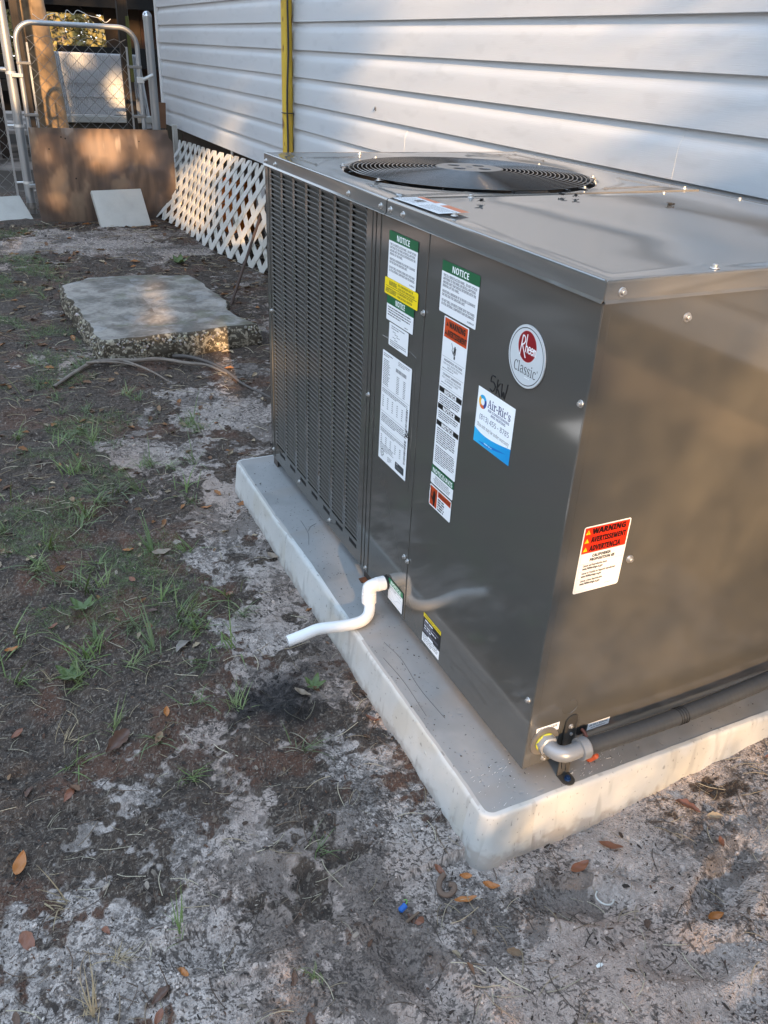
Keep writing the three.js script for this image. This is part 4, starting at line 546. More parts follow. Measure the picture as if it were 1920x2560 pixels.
// ------------------------------------------------------------------ old concrete slab and the branch beside it
{
  const t = thing('old_slab', 'broken old concrete slab with pebbly edges lying on the dirt left of the unit', 'concrete slab');
  const ol = [[-0.375, -3.97], [-0.22, -4.1], [0.05, -4.09], [0.36, -4.04], [0.385, -3.7], [0.405, -3.43], [0.365, -3.27], [0.375, -3.12], [0.43, -2.97], [0.25, -2.945], [0.08, -2.93], [-0.12, -2.92], [-0.325, -2.915], [-0.35, -3.3], [-0.365, -3.65]];
  const pts = []; ol.forEach((p, i) => { const q = ol[(i + 1) % ol.length], n = Math.max(2, Math.round(Math.hypot(p[0] - q[0], p[1] - q[1]) / 0.018)); for (let k = 0; k < n; k++) { const x = lerp(p[0], q[0], k / n), z = lerp(p[1], q[1], k / n); pts.push([x + (fbm(x * 11, z * 11, 3, 701) - 0.5) * 0.035, z + (fbm(x * 11, z * 11, 3, 703) - 0.5) * 0.035]); } });
  const cx = 0.02, cz = -3.5, N = pts.length, levels = [[1.0, -0.03], [1.015, 0.0], [1.02, 0.03], [1.012, 0.06], [1.0, 0.085], [0.992, 0.098], [0.975, 0.1035]], pos = [], idx = [];
  levels.forEach(([s, y], k) => pts.forEach(([x, z]) => { const d = k < 6 ? (fbm(x * 40 + y * 33, z * 40 + y * 50, 3, 707) - 0.5) * 0.03 : 0, ax = x - cx, az = z - cz, l = Math.hypot(ax, az); pos.push(cx + ax * s + (ax / l) * d, y + (k > 4 ? (fbm(x * 8, z * 8, 3, 709) - 0.5) * 0.012 : 0), cz + az * s + (az / l) * d); }));
  for (let k = 0; k + 1 < levels.length; k++) for (let i = 0; i < N; i++) { const j = (i + 1) % N, a = k * N + i, b = k * N + j; idx.push(a, b, a + N, b, b + N, a + N); }
  const g = new THREE.BufferGeometry(); g.setAttribute('position', new THREE.Float32BufferAttribute(pos, 3)); g.setIndex(idx); g.computeVertexNormals();
  const edgeTex = dataTex(512, 512, (u, v) => { const p = vn(u * 42, v * 42, 711, 42), q = vn(u * 95, v * 95, 713, 95); return mix3([0.055, 0.045, 0.03], [0.30, 0.265, 0.20], sstep(p * 0.6 + q * 0.4, 0.45, 0.75)); });
  part('slab_edge', uvBox(g, 2), mat(0xffffff, 0.9, { map: edgeTex, side: THREE.DoubleSide }), t);
  const inner = Array.from({ length: N }, (_, i) => pos.slice((6 * N + i) * 3, (6 * N + i) * 3 + 3)), P2 = [], I2 = []; const rings = 16;
  for (let r = 0; r <= rings; r++) inner.forEach(([x, y, z]) => { const s = 1 - r / rings, X = cx + (x - cx) * s, Z = cz + (z - cz) * s; const dish = -0.022 * Math.exp(-(((X - 0.0) / 0.12) ** 2 + ((Z + 3.15) / 0.07) ** 2)); P2.push(X, 0.1035 + (fbm(X * 8, Z * 8, 3, 709) - 0.5) * 0.012 + (r ? (fbm(X * 28, Z * 28, 3, 715) - 0.5) * 0.012 * (r > 1 ? 1 : 0.5) : 0) + dish, Z); });
  for (let r = 0; r < rings; r++) for (let i = 0; i < N; i++) { const j = (i + 1) % N, a = r * N + i, b = r * N + j; I2.push(a, b, a + N, b, b + N, a + N); }
  const g2 = new THREE.BufferGeometry(); g2.setAttribute('position', new THREE.Float32BufferAttribute(P2, 3)); g2.setIndex(I2); g2.computeVertexNormals();
  const topTex = dataTex(1024, 1024, (u, v) => { const b = fbm(u * 7, v * 7, 5, 721, 7), f = fbm(u * 60, v * 60, 2, 723, 60); let c = mix3([0.11, 0.096, 0.08], [0.27, 0.24, 0.205], sstep(b * 0.8 + f * 0.2, 0.28, 0.68)); c = mix3(c, [0.38, 0.365, 0.35], sstep(fbm(u * 9, v * 12, 5, 725, 0), 0.54, 0.7) * 0.3); c = mix3(c, [0.06, 0.04, 0.028], sstep(fbm(u * 12 + 4, v * 12, 4, 726, 0), 0.58, 0.7) * 0.4); c = mix3(c, [0.09, 0.095, 0.04], sstep(fbm(u * 9, v * 9, 3, 727, 9), 0.62, 0.78) * 0.35); return vn(u * 130, v * 130, 729) > 0.93 ? c.map((a) => a * 0.45) : c; });
  part('slab_top', uvBox(g2, 1.1), mat(0xffffff, 0.85, { map: topTex, bumpMap: concreteBump, bumpScale: 0.006 }), t);
  const peb = new THREE.IcosahedronGeometry(1, 1), M = new THREE.InstancedMesh(peb, mat(0xffffff, 0.8), 800), m4 = new THREE.Matrix4(), q = new THREE.Quaternion(), e = new THREE.Euler();
  let n = 0; while (n < 800) { const i = Math.floor(R() * N), [x, z] = pts[i]; if (z < -3.1 && (x > 0 || R() < 0.75)) continue; const y = rr(0.0, 0.094); if (fbm(x * 13 + y * 9, z * 13 + y * 14, 3, 717) < 0.44) continue; const ax = x - cx, az = z - cz, l = Math.hypot(ax, az), d = (fbm(x * 40 + y * 33, z * 40 + y * 50, 3, 707) - 0.5) * 0.03, s = 1.008, r = rr(0.002, 0.0062) * (R() < 0.12 ? 1.6 : 1); e.set(rr(0, 6), rr(0, 6), rr(0, 6)); m4.compose(new THREE.Vector3(cx + ax * s + ax / l * d + rr(-0.009, 0.009), y, cz + az * s + az / l * d + rr(-0.002, 0.002)), q.setFromEuler(e), new THREE.Vector3(r, r * rr(0.6, 1), r * rr(0.7, 1.2))); M.setMatrixAt(n, m4); const v = rr(0.06, 0.42); M.setColorAt(n, C(v, v * rr(0.85, 0.97), v * rr(0.6, 0.85))); n++; }
  M.name = 'aggregate'; shadows(M); tag(M, null, null, null, 'stuff'); t.add(M);
}
const barkTex = dataTex(256, 512, (u, v) => { const n = fbm(u * 26, v * 6, 4, 741, 0), f = fbm(u * 60, v * 40, 2, 743, 0); return mix3([0.05, 0.038, 0.03], [0.27, 0.225, 0.185], n * 0.7 + f * 0.3); });
const BARK = mat(0xffffff, 0.9, { map: barkTex });
{
  const t = thing('fallen_branch', 'forked weathered grey branch lying on the dirt in front of the broken slab', 'branch');
  const on = (l, up = 0.012) => l.map(([x, z, dy = 0]) => [x, groundH(x, z) + up + dy, z]);
  const A = on([[-0.56, -2.66], [-0.47, -2.78], [-0.37, -2.855, 0.01], [-0.27, -2.86, 0.012], [-0.19, -2.85, 0.015], [-0.08, -2.82, 0.015], [0.02, -2.75, 0.012], [0.10, -2.69, 0.01], [0.17, -2.6]]), B = on([[-0.24, -2.86, 0.012], [-0.19, -2.77, 0.012], [-0.14, -2.66, 0.01], [-0.085, -2.53]]), D = on([[-0.40, -2.84, 0.02], [-0.3, -2.82, 0.02], [-0.22, -2.8, 0.012], [-0.17, -2.76]]);
  part('limb', taper(tube(A, 0.0075, 90, 10), A, (s) => 0.55 + 0.75 * Math.sin(Math.PI * clamp(s * 0.8 + 0.15)) + 0.15 * (vn(s * 22, 1, 745) - 0.5), 90, 10), BARK, t);
  part('limb', taper(tube(B, 0.0058, 50, 8), B, (s) => 1.2 - 0.75 * s + 0.2 * (vn(s * 14, 1, 747) - 0.5), 50, 8), BARK, t);
  part('limb', taper(tube(D, 0.0055, 40, 8), D, (s) => 1.2 - 0.7 * s, 40, 8), BARK, t);
  const t2 = thing('tree_root', 'thick dark tree root curving over the soil beneath the broken slab front edge', 'tree root');
  const E2 = on([[-0.02, -2.95], [0.05, -2.86, 0.012], [0.12, -2.75, 0.015], [0.17, -2.62, 0.012], [0.2, -2.46, 0.006], [0.25, -2.32], [0.31, -2.22, -0.02]], 0.004);
  part('root', taper(tube(E2, 0.008, 70, 10), E2, (s) => 1.15 - 0.7 * s + 0.2 * (vn(s * 12, 1, 749) - 0.5), 70, 10), mat([0.1, 0.085, 0.075], 0.9), t2);
}

// ------------------------------------------------------------------ plywood, pavers, lattice, gate and fence
{
  const W = 512, H = 512, ply = dataTex(W, H, (u, v) => {
    const wx = u * 1.1 + (fbm(u * 3, v * 2, 3, 801) - 0.5) * 0.3, ring = Math.sin(wx * 60 + fbm(u * 2.2, v * 1.1, 3, 803) * 26) * 0.5 + 0.5, f = fbm(u * 60, v * 5, 3, 805), b = fbm(u * 3.4, v * 2.6, 4, 807);
    let c = mix3([0.042, 0.026, 0.018], [0.165, 0.103, 0.065], clamp(ring * 0.35 + f * 0.4 + b * 0.45 - 0.1)); c = mix3(c, [0.11, 0.085, 0.075], sstep(b, 0.5, 0.7) * 0.6); c = mix3(c, [0.05, 0.034, 0.027], sstep(fbm(u * 4 + 5, v * 3, 3, 809), 0.52, 0.68) * 0.75); c = mix3(c, [0.22, 0.15, 0.095], sstep(fbm(u * 7, v * 2.5, 4, 813), 0.56, 0.72) * 0.6); c = c.map((q) => q * (0.72 + 0.4 * sstep(v + (fbm(u * 9, 1, 3, 815) - 0.5) * 0.3, 0.02, 0.35)));
    return mix3(c, [0.30, 0.24, 0.2], sstep(fbm(u * 30, v * 3, 2, 811), 0.72, 0.85) * sstep(v, 0.55, 0.95) * 0.6);
  }, { wrap: false });
  const s = new THREE.Shape([[-0.545, 0], [0.53, 0], [0.545, 0.3], [0.55, 0.585], [0.545, 0.6], [0.52, 0.625], [0.515, 0.685], [-0.03, 0.69], [-0.535, 0.695], [-0.55, 0.4]].map((p) => new THREE.Vector2(...p)));
  const g = new THREE.ExtrudeGeometry(s, { depth: 0.012, bevelEnabled: true, bevelSize: 0.001, bevelThickness: 0.001, bevelSegments: 1 }); { const P = g.attributes.position, uv = g.attributes.uv; for (let i = 0; i < P.count; i++) uv.setXY(i, P.getX(i) / 1.12 + 0.5, P.getY(i) / 0.7); }
  const t = thing('plywood_board', 'weathered brown plywood board blocking the foot of the chain link gate', 'plywood board', [0.295, -0.02, -6.47]);
  part('board', g.rotateX(-0.07), mat(0xffffff, 0.75, { map: ply }), t);
  const nails = []; for (const [x, y] of [[-0.41, 0.545], [-0.24, 0.33], [-0.31, 0.63], [-0.28, 0.62], [0.28, 0.6]]) nails.push(new THREE.CircleGeometry(0.006, 10).translate(x, y, 0.0138)); part('hole', merge(nails).rotateX(-0.07), mat([0.01, 0.008, 0.006], 0.9), t);
}
{
  const tex = dataTex(256, 256, (u, v) => { const b = fbm(u * 5, v * 5, 4, 821, 5), f = vn(u * 120, v * 120, 823); return mix3([0.33, 0.32, 0.29], [0.46, 0.45, 0.415], b * 0.8 + f * 0.2); });
  const M = mat(0xffffff, 0.85, { map: tex });
  const g = uvBox(box(-0.2, 0.2, 0, 0.315, -0.04, 0, 0.004), 2.2);
  const a = thing('concrete_paver', 'square pale concrete paver leaning against the brown plywood board', 'paver', [0.36, -0.015, -6.17]); a.rotation.set(-0.62, 0.14, 0.0, 'YXZ'); part('paver', g, M, a);
  const b = thing('concrete_paver', 'pale concrete paver leaning against the chain link fence left of the gate post', 'paver', [-0.48, -0.03, -6.5]); b.rotation.set(-0.98, 0.3, 0, 'YXZ'); part('paver', g, M, b);
}
{ // white lattice leaning on the house
  const tex = dataTex(256, 256, (u, v) => mix3(mix3([0.40, 0.385, 0.345], [0.54, 0.53, 0.50], fbm(u * 8, v * 8, 3, 831, 8)), [0.22, 0.21, 0.15], sstep(fbm(u * 12, v * 12, 3, 833, 12), 0.6, 0.78) * 0.7));
  const M = mat(0xffffff, 0.55, { map: tex });
  const t = thing('lattice_panel', 'white plastic lattice panel leaning along the foot of the house wall', 'lattice panel');
  const len = 2.75, hgt = 0.60, p = 0.088;                          // p is the strip pitch across the strips
  const at = (s, y, o) => { const f = s / len, zb = -6.62 + f * len, xb = 0.615 + 0.31 * Math.pow(f, 0.9) + 0.03 * Math.sin(f * 9) , xt = 1.0 + 0.025 * f + 0.012 * Math.sin(f * 14), k = y / hgt, top = 0.545 + 0.10 * f; return [lerp(xb, xt, k) + 0.035 * Math.sin(k * Math.PI) * Math.sin(f * 6 + 1) - o, top * k + 0.004, zb + (0.0 + k * -0.34) * (1 - f) ]; };
  const strips = [];
  for (const dir of [1, -1]) for (let c = -hgt; c < len + hgt; c += 0.15) {
    // centre line: s = c + dir * y (shifted), clipped to the panel
    const y0 = 0, y1 = hgt, s = (y) => dir > 0 ? c + y : c + hgt - y; let a = y0, b = y1;
    const lo = dir > 0 ? Math.max(a, -c) : Math.max(a, c + hgt - len), hi = dir > 0 ? Math.min(b, len - c) : Math.min(b, c + hgt); if (hi - lo < 0.03) continue;
    const n = Math.max(3, Math.ceil((hi - lo) / 0.05)), hw = 0.032, o = dir > 0 ? 0.0025 : -0.0025, pos = [], idx = [], uv = [];
    for (let i = 0; i <= n; i++) { const y = lerp(lo, hi, i / n); for (const [w, d] of [[-hw, o + 0.0022], [hw, o + 0.0022], [hw, o - 0.0022], [-hw, o - 0.0022]]) { const S = clamp(s(y) + w, 0, len); pos.push(...at(S, y, d)); uv.push(S * 1.7, y * 1.7 + d * 60); } }
    for (let i = 0; i < n; i++) for (let k = 0; k < 4; k++) { const A = i * 4 + k, B = i * 4 + (k + 1) % 4; idx.push(A, B, A + 4, B, B + 4, A + 4); }
    idx.push(0, 2, 1, 0, 3, 2, n * 4, n * 4 + 1, n * 4 + 2, n * 4, n * 4 + 2, n * 4 + 3);
    let g = new THREE.BufferGeometry(); g.setAttribute('position', new THREE.Float32BufferAttribute(pos, 3)); g.setAttribute('uv', new THREE.Float32BufferAttribute(uv, 2)); g.setIndex(idx); g = g.toNonIndexed(); g.computeVertexNormals(); part('lath', g, M, t);
  }
  const st = thing('plastic_stake', 'thin white strip standing up behind the top of the lattice', 'strip', [1.06, 0, -5.55]); part('strip', box(-0.004, 0.004, 0.05, 0.7, -0.02, 0.02, 0.002).rotateX(0.06), M, st);
  const wp = thing('white_post', 'thin white post under the house corner behind the plywood board', 'post', [0.99, 0, -7.05]); part('post', box(-0.02, 0.02, 0, 0.66, -0.02, 0.02, 0.003), M, wp);
  const wb = thing('wood_scrap', 'brown scrap of board beside the tall gate post at the house corner', 'board', [0.965, 0.6, -7.45]); part('board', box(-0.035, 0.035, 0, 0.21, -0.012, 0.012, 0.002).rotateZ(-0.06), mat([0.17, 0.085, 0.045], 0.8), wb);
}
const GALV = mat([0.30, 0.31, 0.315], 0.42, { metalness: 0.6 }), GALV2 = mat([0.20, 0.19, 0.175], 0.6, { metalness: 0.35 });
function chain(x0, x1, y0, y1, z, w, h, r = 0.0019) {              // woven diamond wire
  const g = []; const sx = w / 2, sy = h / 2, nx = Math.ceil((x1 - x0) / sx), ny = Math.ceil((y1 - y0) / sy);
  for (let i = 0; i < nx; i++) for (let j = 0; j < ny; j++) { const X0 = x0 + i * sx, X1 = Math.min(X0 + sx, x1), Y0 = y0 + j * sy, Y1 = Math.min(Y0 + sy, y1), o = (i + j) % 2; g.push(o ? rod([X0, Y1, z + 0.002], [X1, Y0, z - 0.002], r, 5) : rod([X0, Y0, z - 0.002], [X1, Y1, z + 0.002], r, 5)); }
  return merge(g);
}
const ring = (x, y, z, r, h = 0.022) => merge([new THREE.TorusGeometry(r, 0.003, 6, 24).rotateX(Math.PI / 2).scale(1, 3, 1).translate(x, y, z)]);
{
  const Z = -6.8, t = thing('chain_link_gate', 'galvanised round topped chain link gate standing behind the plywood', 'gate');
  const x0 = -0.215, x1 = 0.685, y1 = 1.372, rc = 0.13, pts = [[x0, 0.06, Z]];
  for (let i = 0; i <= 8; i++) { const a = Math.PI - (i / 8) * Math.PI / 2; pts.push([x0 + rc + Math.cos(a) * rc, y1 - rc + Math.sin(a) * rc, Z]); }
  for (let i = 0; i <= 8; i++) { const a = Math.PI / 2 - (i / 8) * Math.PI / 2; pts.push([x1 - rc + Math.cos(a) * rc, y1 - rc + Math.sin(a) * rc, Z]); }
  pts.push([x1, 0.06, Z]);
  const fr = new THREE.CurvePath(); for (let i = 0; i + 1 < pts.length; i++) fr.add(new THREE.LineCurve3(new THREE.Vector3(...pts[i]), new THREE.Vector3(...pts[i + 1])));
  part('frame', new THREE.TubeGeometry(fr, 160, 0.0185, 14), GALV, t); part('bottom_rail', rod([x0, 0.08, Z], [x1, 0.08, Z], 0.017, 12), GALV, t);
  for (const x of [x0 + 0.075, x1 - 0.085]) part('tension_bar', box(x - 0.007, x + 0.007, 0.12, 1.24, Z - 0.003, Z + 0.003), GALV, t);
  tag(part('wire_mesh', chain(x0 + 0.075, x1 - 0.085, 0.12, 1.29, Z, 0.1, 0.096), GALV2, t), null, null, null, 'stuff');
  for (const y of [1.1, 0.74]) { part('band', box(x0 - 0.02, x0 + 0.085, y - 0.01, y + 0.01, Z - 0.02, Z + 0.022, 0.004), GALV2, t); part('band', box(x1 - 0.09, x1 + 0.02, y - 0.01, y + 0.01, Z - 0.02, Z + 0.022, 0.004), GALV2, t); }
  part('latch', merge([box(x1 - 0.025, x1 + 0.03, 0.985, 1.03, Z - 0.024, Z + 0.024, 0.006), tube([[x1 + 0.02, 1.01, Z + 0.015], [x1 + 0.06, 1.03, Z + 0.03], [x1 + 0.1, 1.048, Z + 0.028]], 0.013, 16, 10)]), mat([0.55, 0.55, 0.53], 0.5, { metalness: 0.5 }), t);
  part('tie_wire', tube([[-0.07, 1.43, Z], [-0.03, 1.4, Z], [0.0, 1.395, Z], [0.03, 1.425, Z], [0.1, 1.44, Z], [0.15, 1.395, Z], [0.175, 1.46, Z], [0.19, 1.465, Z], [0.225, 1.44, Z], [0.26, 1.47, Z], [0.34, 1.44, Z], [0.42, 1.425, Z], [0.46, 1.4, Z], [0.5, 1.425, Z]], 0.0022, 90, 5), mat([0.6, 0.59, 0.56], 0.5, { metalness: 0.4 }), t);
  part('hinge', merge([box(-0.285, -0.2, 1.0, 1.03, Z - 0.025, Z + 0.025, 0.006), box(-0.285, -0.2, 0.2, 0.23, Z - 0.025, Z + 0.025, 0.006)]), GALV, t);
  const p = thing('gate_post', 'left galvanised gate post between the gate and the chain link fence', 'post', [-0.285, 0, -6.83], 'gate posts');
  part('post', cyl(0.0355, 0.0355, 2.3, 24).translate(0, 1.1, 0), GALV, p); part('base', cyl(0.04, 0.042, 0.05, 20).translate(0, 0.06, 0), GALV2, p);
  for (const y of [1.03, 0.66, 0.24]) part('band', cyl(0.0385, 0.0385, 0.02, 24).translate(0, y, 0), mat([0.62, 0.62, 0.6], 0.4, { metalness: 0.5 }), p);
  for (const y of [0.66, 0.24]) part('band_bolt', rod([-0.03, y, 0], [-0.085, y, 0.0], 0.008, 10), mat([0.62, 0.62, 0.6], 0.4, { metalness: 0.5 }), p);
  const q = thing('gate_post', 'round capped steel gate post against the house corner', 'post', [0.8, 0, -6.88]);
  part('post', cyl(0.034, 0.034, 1.46, 24).translate(0, 0.73, 0), GALV, q); part('cap', new THREE.SphereGeometry(0.0365, 20, 12, 0, Math.PI * 2, 0, Math.PI / 2).translate(0, 1.46, 0), mat([0.55, 0.56, 0.6], 0.25, { metalness: 0.9 }), q); part('cap_rim', cyl(0.0365, 0.0365, 0.025, 24).translate(0, 1.448, 0), GALV, q);
  const f = thing('chain_link_fence', 'chain link fence running left from the gate post', 'fence');
  tag(part('wire_mesh', chain(-2.6, -0.375, 0.03, 1.03, -6.83, 0.1, 0.096), GALV2, f), null, null, null, 'stuff'); part('tension_bar', box(-0.385, -0.368, 0.05, 1.02, -6.834, -6.826), GALV, f); part('rail', rod([-2.6, 1.05, -6.83], [-0.3, 1.05, -6.83], 0.017, 12), GALV, f); part('post', cyl(0.025, 0.025, 1.1, 14).translate(-2.6, 0.55, -6.83), GALV, f);
}

// ------------------------------------------------------------------ what stands beyond the gate
{
  const tex = dataTex(256, 256, (u, v) => mix3([0.38, 0.385, 0.40], [0.50, 0.505, 0.51], fbm(u * 5, v * 12, 3, 851, 5))), M = mat(0xffffff, 0.55, { map: tex });
  const t = thing('corrugated_panel', 'white corrugated sheet panel standing on the ground beyond the gate', 'panel', [0, 0, -9.45]);
  const rows = [[0.56, 0.735, 0.0], [0.73, 0.87, -0.012], [0.865, 1.135, -0.024]];
  for (const [y0, y1, o] of rows) { const n = 42, s = new THREE.Shape(), X = (k) => 0.27 + k / n * 0.92; s.moveTo(X(0), o); for (let k = 0; k < n; k++) { s.lineTo(X(k + 0.12), o); s.lineTo(X(k + 0.3), o - 0.011); s.lineTo(X(k + 0.55), o - 0.011); s.lineTo(X(k + 0.75), o); } s.lineTo(X(n), o); s.lineTo(X(n), o + 0.003); s.lineTo(X(0), o + 0.003); const g = new THREE.ExtrudeGeometry(s, { depth: y1 - y0, bevelEnabled: false }).rotateX(-Math.PI / 2); { const P = g.attributes.position; for (let i = 0; i < P.count; i++) P.setX(i, P.getX(i) + (P.getY(i) > 0.1 ? 0.0 : 0.012)); } part('sheet', uvBox(g.translate((y0 < 0.6 ? 0.03 : y0 < 0.8 ? 0.02 : 0), y0, 0), 1), M, t); }
  part('top_trim', box(0.265, 1.2, 1.13, 1.15, -0.03, 0.004, 0.004), mat([0.5, 0.5, 0.52], 0.5), t); part('end_board', box(1.22, 1.3, 0.3, 1.0, -0.02, 0.0, 0.004).rotateZ(0.1), M, t); part('sill', box(0.27, 1.32, 0.48, 0.55, -0.08, 0.02, 0.01), mat([0.35, 0.34, 0.31], 0.8), t); part('foot', box(0.3, 1.4, 0.0, 0.48, -0.09, -0.03), mat([0.05, 0.045, 0.035], 0.9), t);
  const trunkTex = dataTex(256, 512, (u, v) => { const n = fbm(u * 60, v * 9, 4, 861, 0), p = vn(u * 170, v * 24, 863, 0); return mix3([0.05, 0.032, 0.018], [0.30, 0.205, 0.115], n * 0.65 + p * 0.35); });
  const tk = thing('tree', 'rough brown tree trunk standing just beyond the chain link gate', 'tree', [0.1, 0, -8.75]);
  const TP = [[0.06, -0.1, 0], [0.045, 0.6, 0], [0.01, 1.2, 0], [-0.02, 1.9, 0], [-0.04, 3.4, 0], [0.0, 5, -0.2]];
  part('trunk', taper(tube(TP, 0.135, 60, 24), TP, (s, j) => 1.05 - 0.25 * s + 0.5 * Math.exp(-s * 18) + 0.14 * (vn(j * 0.9, s * 34, 865) - 0.5), 60, 24), mat(0xffffff, 0.95, { map: trunkTex, bumpMap: trunkTex, bumpScale: 0.01 }), tk);
  const lg = thing('wood_post', 'thin grey leaning post beside the brown tree trunk beyond the gate', 'post', [-0.06, 0, -8.45]); part('post', box(-0.035, 0.035, 0, 2.2, -0.03, 0.03, 0.008).rotateZ(0.012), mat([0.17, 0.155, 0.135], 0.9, { map: barkTex }), lg);
  const sh = thing('pole_shed', 'dark open pole shed with a low roof beyond the gate', 'shed', [0, 0, 0]);
  const DK = mat([0.008, 0.007, 0.006], 0.95), WD = mat([0.09, 0.06, 0.04], 0.9, { map: barkTex });
  part('roof', box(-4.5, 5, 1.86, 1.94, -14.5, -9.9), DK, sh); part('beam', box(-4.5, 5, 1.585, 1.86, -10.1, -9.98), DK, sh); part('beam', box(-4.5, 5, 1.6, 1.86, -14.4, -14.28), DK, sh);
  part('shelf_board', box(0.44, 5, 1.0, 1.205, -10.2, -10.12), DK, sh); part('lower_wall', box(-4.5, 4.5, 0.25, 0.95, -14.4, -14.34), DK, sh);
  for (let k = 0; k < 7; k++) part('wall_plank', box(1.0 + k * 0.2, 1.195 + k * 0.2, 0.05, 1.9, -10.35 - 0.004 * (k % 3), -10.32 - 0.004 * (k % 3), 0.003), mat([0.045 + 0.008 * (k % 3), 0.03 + 0.004 * (k % 2), 0.02], 0.9), sh);
  part('brace', box(-0.03, 0.03, 0, 0.55, -0.03, 0.03).rotateZ(0.75).translate(0.93, 1.42, -10.2), DK, sh);
  const gp = thing('wood_post', 'upright wooden shed post streaked with green moss behind the gate top', 'post', [1.0, 0, -9.15]); part('post', merge([box(-0.052, 0.052, 0, 2.4, -0.05, 0.05, 0.012)]), mat([0.16, 0.125, 0.08], 0.9, { map: barkTex }), gp); part('moss', box(0.018, 0.055, 0.9, 1.5, -0.03, 0.0525, 0.006), mat([0.085, 0.085, 0.02], 0.95), gp);
  const gf = thing('board_fence', 'pale horizontal board fence far left beyond the chain link fence', 'fence', [0, 0, -10.5]); for (let k = 0; k < 4; k++) part('board', box(-4, -0.12, 0.72 + k * 0.125, 0.835 + k * 0.125, -0.02, 0, 0.004), mat([0.17, 0.165, 0.15], 0.9, { map: barkTex }), gf); for (const x of [-3.6, -2, -0.3]) part('post', box(x, x + 0.09, 0, 1.25, -0.11, -0.02), WD, gf);
}

// ------------------------------------------------------------------ trees: those out of view are placed and thinned to pattern the low sun
const leafGeo = (() => { const g = new THREE.BufferGeometry(); g.setAttribute('position', new THREE.Float32BufferAttribute([0, 0, 0, 0.28, 0.05, 0.45, 0, 0, 1, -0.28, 0.05, 0.45], 3)); g.setIndex([0, 2, 1, 0, 3, 2]); g.computeVertexNormals(); return g; })();
const LEAF = new THREE.MeshPhysicalMaterial({ color: C(1, 1, 1), roughness: 0.9, side: THREE.DoubleSide, transmission: 0.35, thickness: 0 });
const TR = rng(4242), tr = (a, b) => a + (b - a) * TR();
function lightGap(u, v) {                                           // leaf share of the unseen crowns, thinned where sun patches are placed; u, v stay the same along a sunbeam
  const el = (cu, cv, ru, rv) => Math.hypot((u - cu) / ru, (v - cv) / rv) < 1;
  if (v < -0.03) return el(0.36, -0.08, 0.2, 0.05) || el(-0.05, -0.04, 0.12, 0.03) ? 0.1 : u > -0.2 && u < 1.3 ? 0.45 : 0.6;
  if (u > -0.03 && u < 1.35 && v < 1.13) return 0;
  if (u > -0.28 && u <= -0.02 && v > 0.05 && v < 0.39) return 0.03;
  if (u > -0.38 && u < -0.2 && v > 0.68 && v < 0.99) return 0;
  if (el(-0.585, 1.09, 0.10, 0.2)) return 0;
  const eb = 0.393 + 0.124 * (v - 1.836); if (v > 1.12 && v < 3.1 && u > eb && u < 1.15) return u < 0.85 ? 0 : 0.3;
  if (v > 2.04 && v < 2.62 && u < 0.13 && u > 0.13 - 0.55 * (2.62 - v) - 0.03) return 0;
  if (el(-0.21, 1.95, 0.19, 0.36) || el(0.03, 1.40, 0.14, 0.17) || el(0.11, 1.55, 0.08, 0.2)) return 0.03;
  if (el(-0.87, 2.38, 0.22, 0.18) || el(-0.56, 2.40, 0.09, 0.16)) return 0;
  if (el(-1.28, 2.3, 0.15, 0.2) || el(-1.27, 1.98, 0.08, 0.16)) return 0.2;
  if (el(-0.78, 3.5, 0.13, 0.19) || el(-1.15, 3.8, 0.13, 0.13) || el(-0.64, 3.32, 0.12, 0.08)) return 0;
  if (u < -1.3 && u > -1.75 && v > 2.7 && v < 4.3) return 0.06;
  if (u < -1.45 && u > -1.9 && v > 1.5 && v < 1.75) return 0.3;
  if (v > 4.2) return 0.35;
  return 1;
}
function limbs(t, x, z, y, s) { for (let k = 0; k < 6; k++) { const a = k * 1.05 + tr(-0.3, 0.3), l = tr(1.2, 2.2) * s, p = [[0, y - 0.5 + k * 0.28, 0], [Math.cos(a) * l * 0.4, y + 0.2 + k * 0.3, Math.sin(a) * l * 0.4], [Math.cos(a) * l, y + 1.1 + k * 0.3, Math.sin(a) * l]]; part('limb', taper(tube(p, 0.075 * s, 20, 8), p, (q) => 1.2 - 0.95 * q, 20, 8), BARK, t); } }
function makeTree(label, x, z, h, r, n, leafSize, crown, tone, reach = 1) {
  const t = thing('oak_tree', label, 'tree', [x, 0, z]); const p = [[0, -0.1, 0], [0.04, h * 0.2, 0.03], [-0.03, h * 0.5, 0], [0.03, h * 0.8, 0]];
  part('trunk', taper(tube(p, r, 24, 14), p, (s) => 1.15 - 0.8 * s + 0.5 * Math.exp(-s * 14), 24, 14), BARK, t); limbs(t, x, z, h * 0.42, h / 6 * reach);
  const m = new THREE.InstancedMesh(leafGeo, LEAF, n), m4 = new THREE.Matrix4(), q = new THREE.Quaternion(), e = new THREE.Euler(); let k = 0, tries = 0;
  while (k < n && tries++ < n * 30) { const c = crown(); if (!c) continue; e.set(tr(0, 6.3), tr(0, 6.3), tr(0, 6.3)); const s = leafSize * tr(0.7, 1.3); m4.compose(new THREE.Vector3(c[0] - x, c[1], c[2] - z), q.setFromEuler(e), new THREE.Vector3(s, s, s)); m.setMatrixAt(k, m4); const v = tr(0.7, 1.5); m.setColorAt(k, C(tone[0] * v, tone[1] * v, tone[2] * v)); k++; }
  m.count = k; m.name = 'crown'; shadows(m); tag(m, null, null, null, 'stuff'); t.add(m); return t;
}
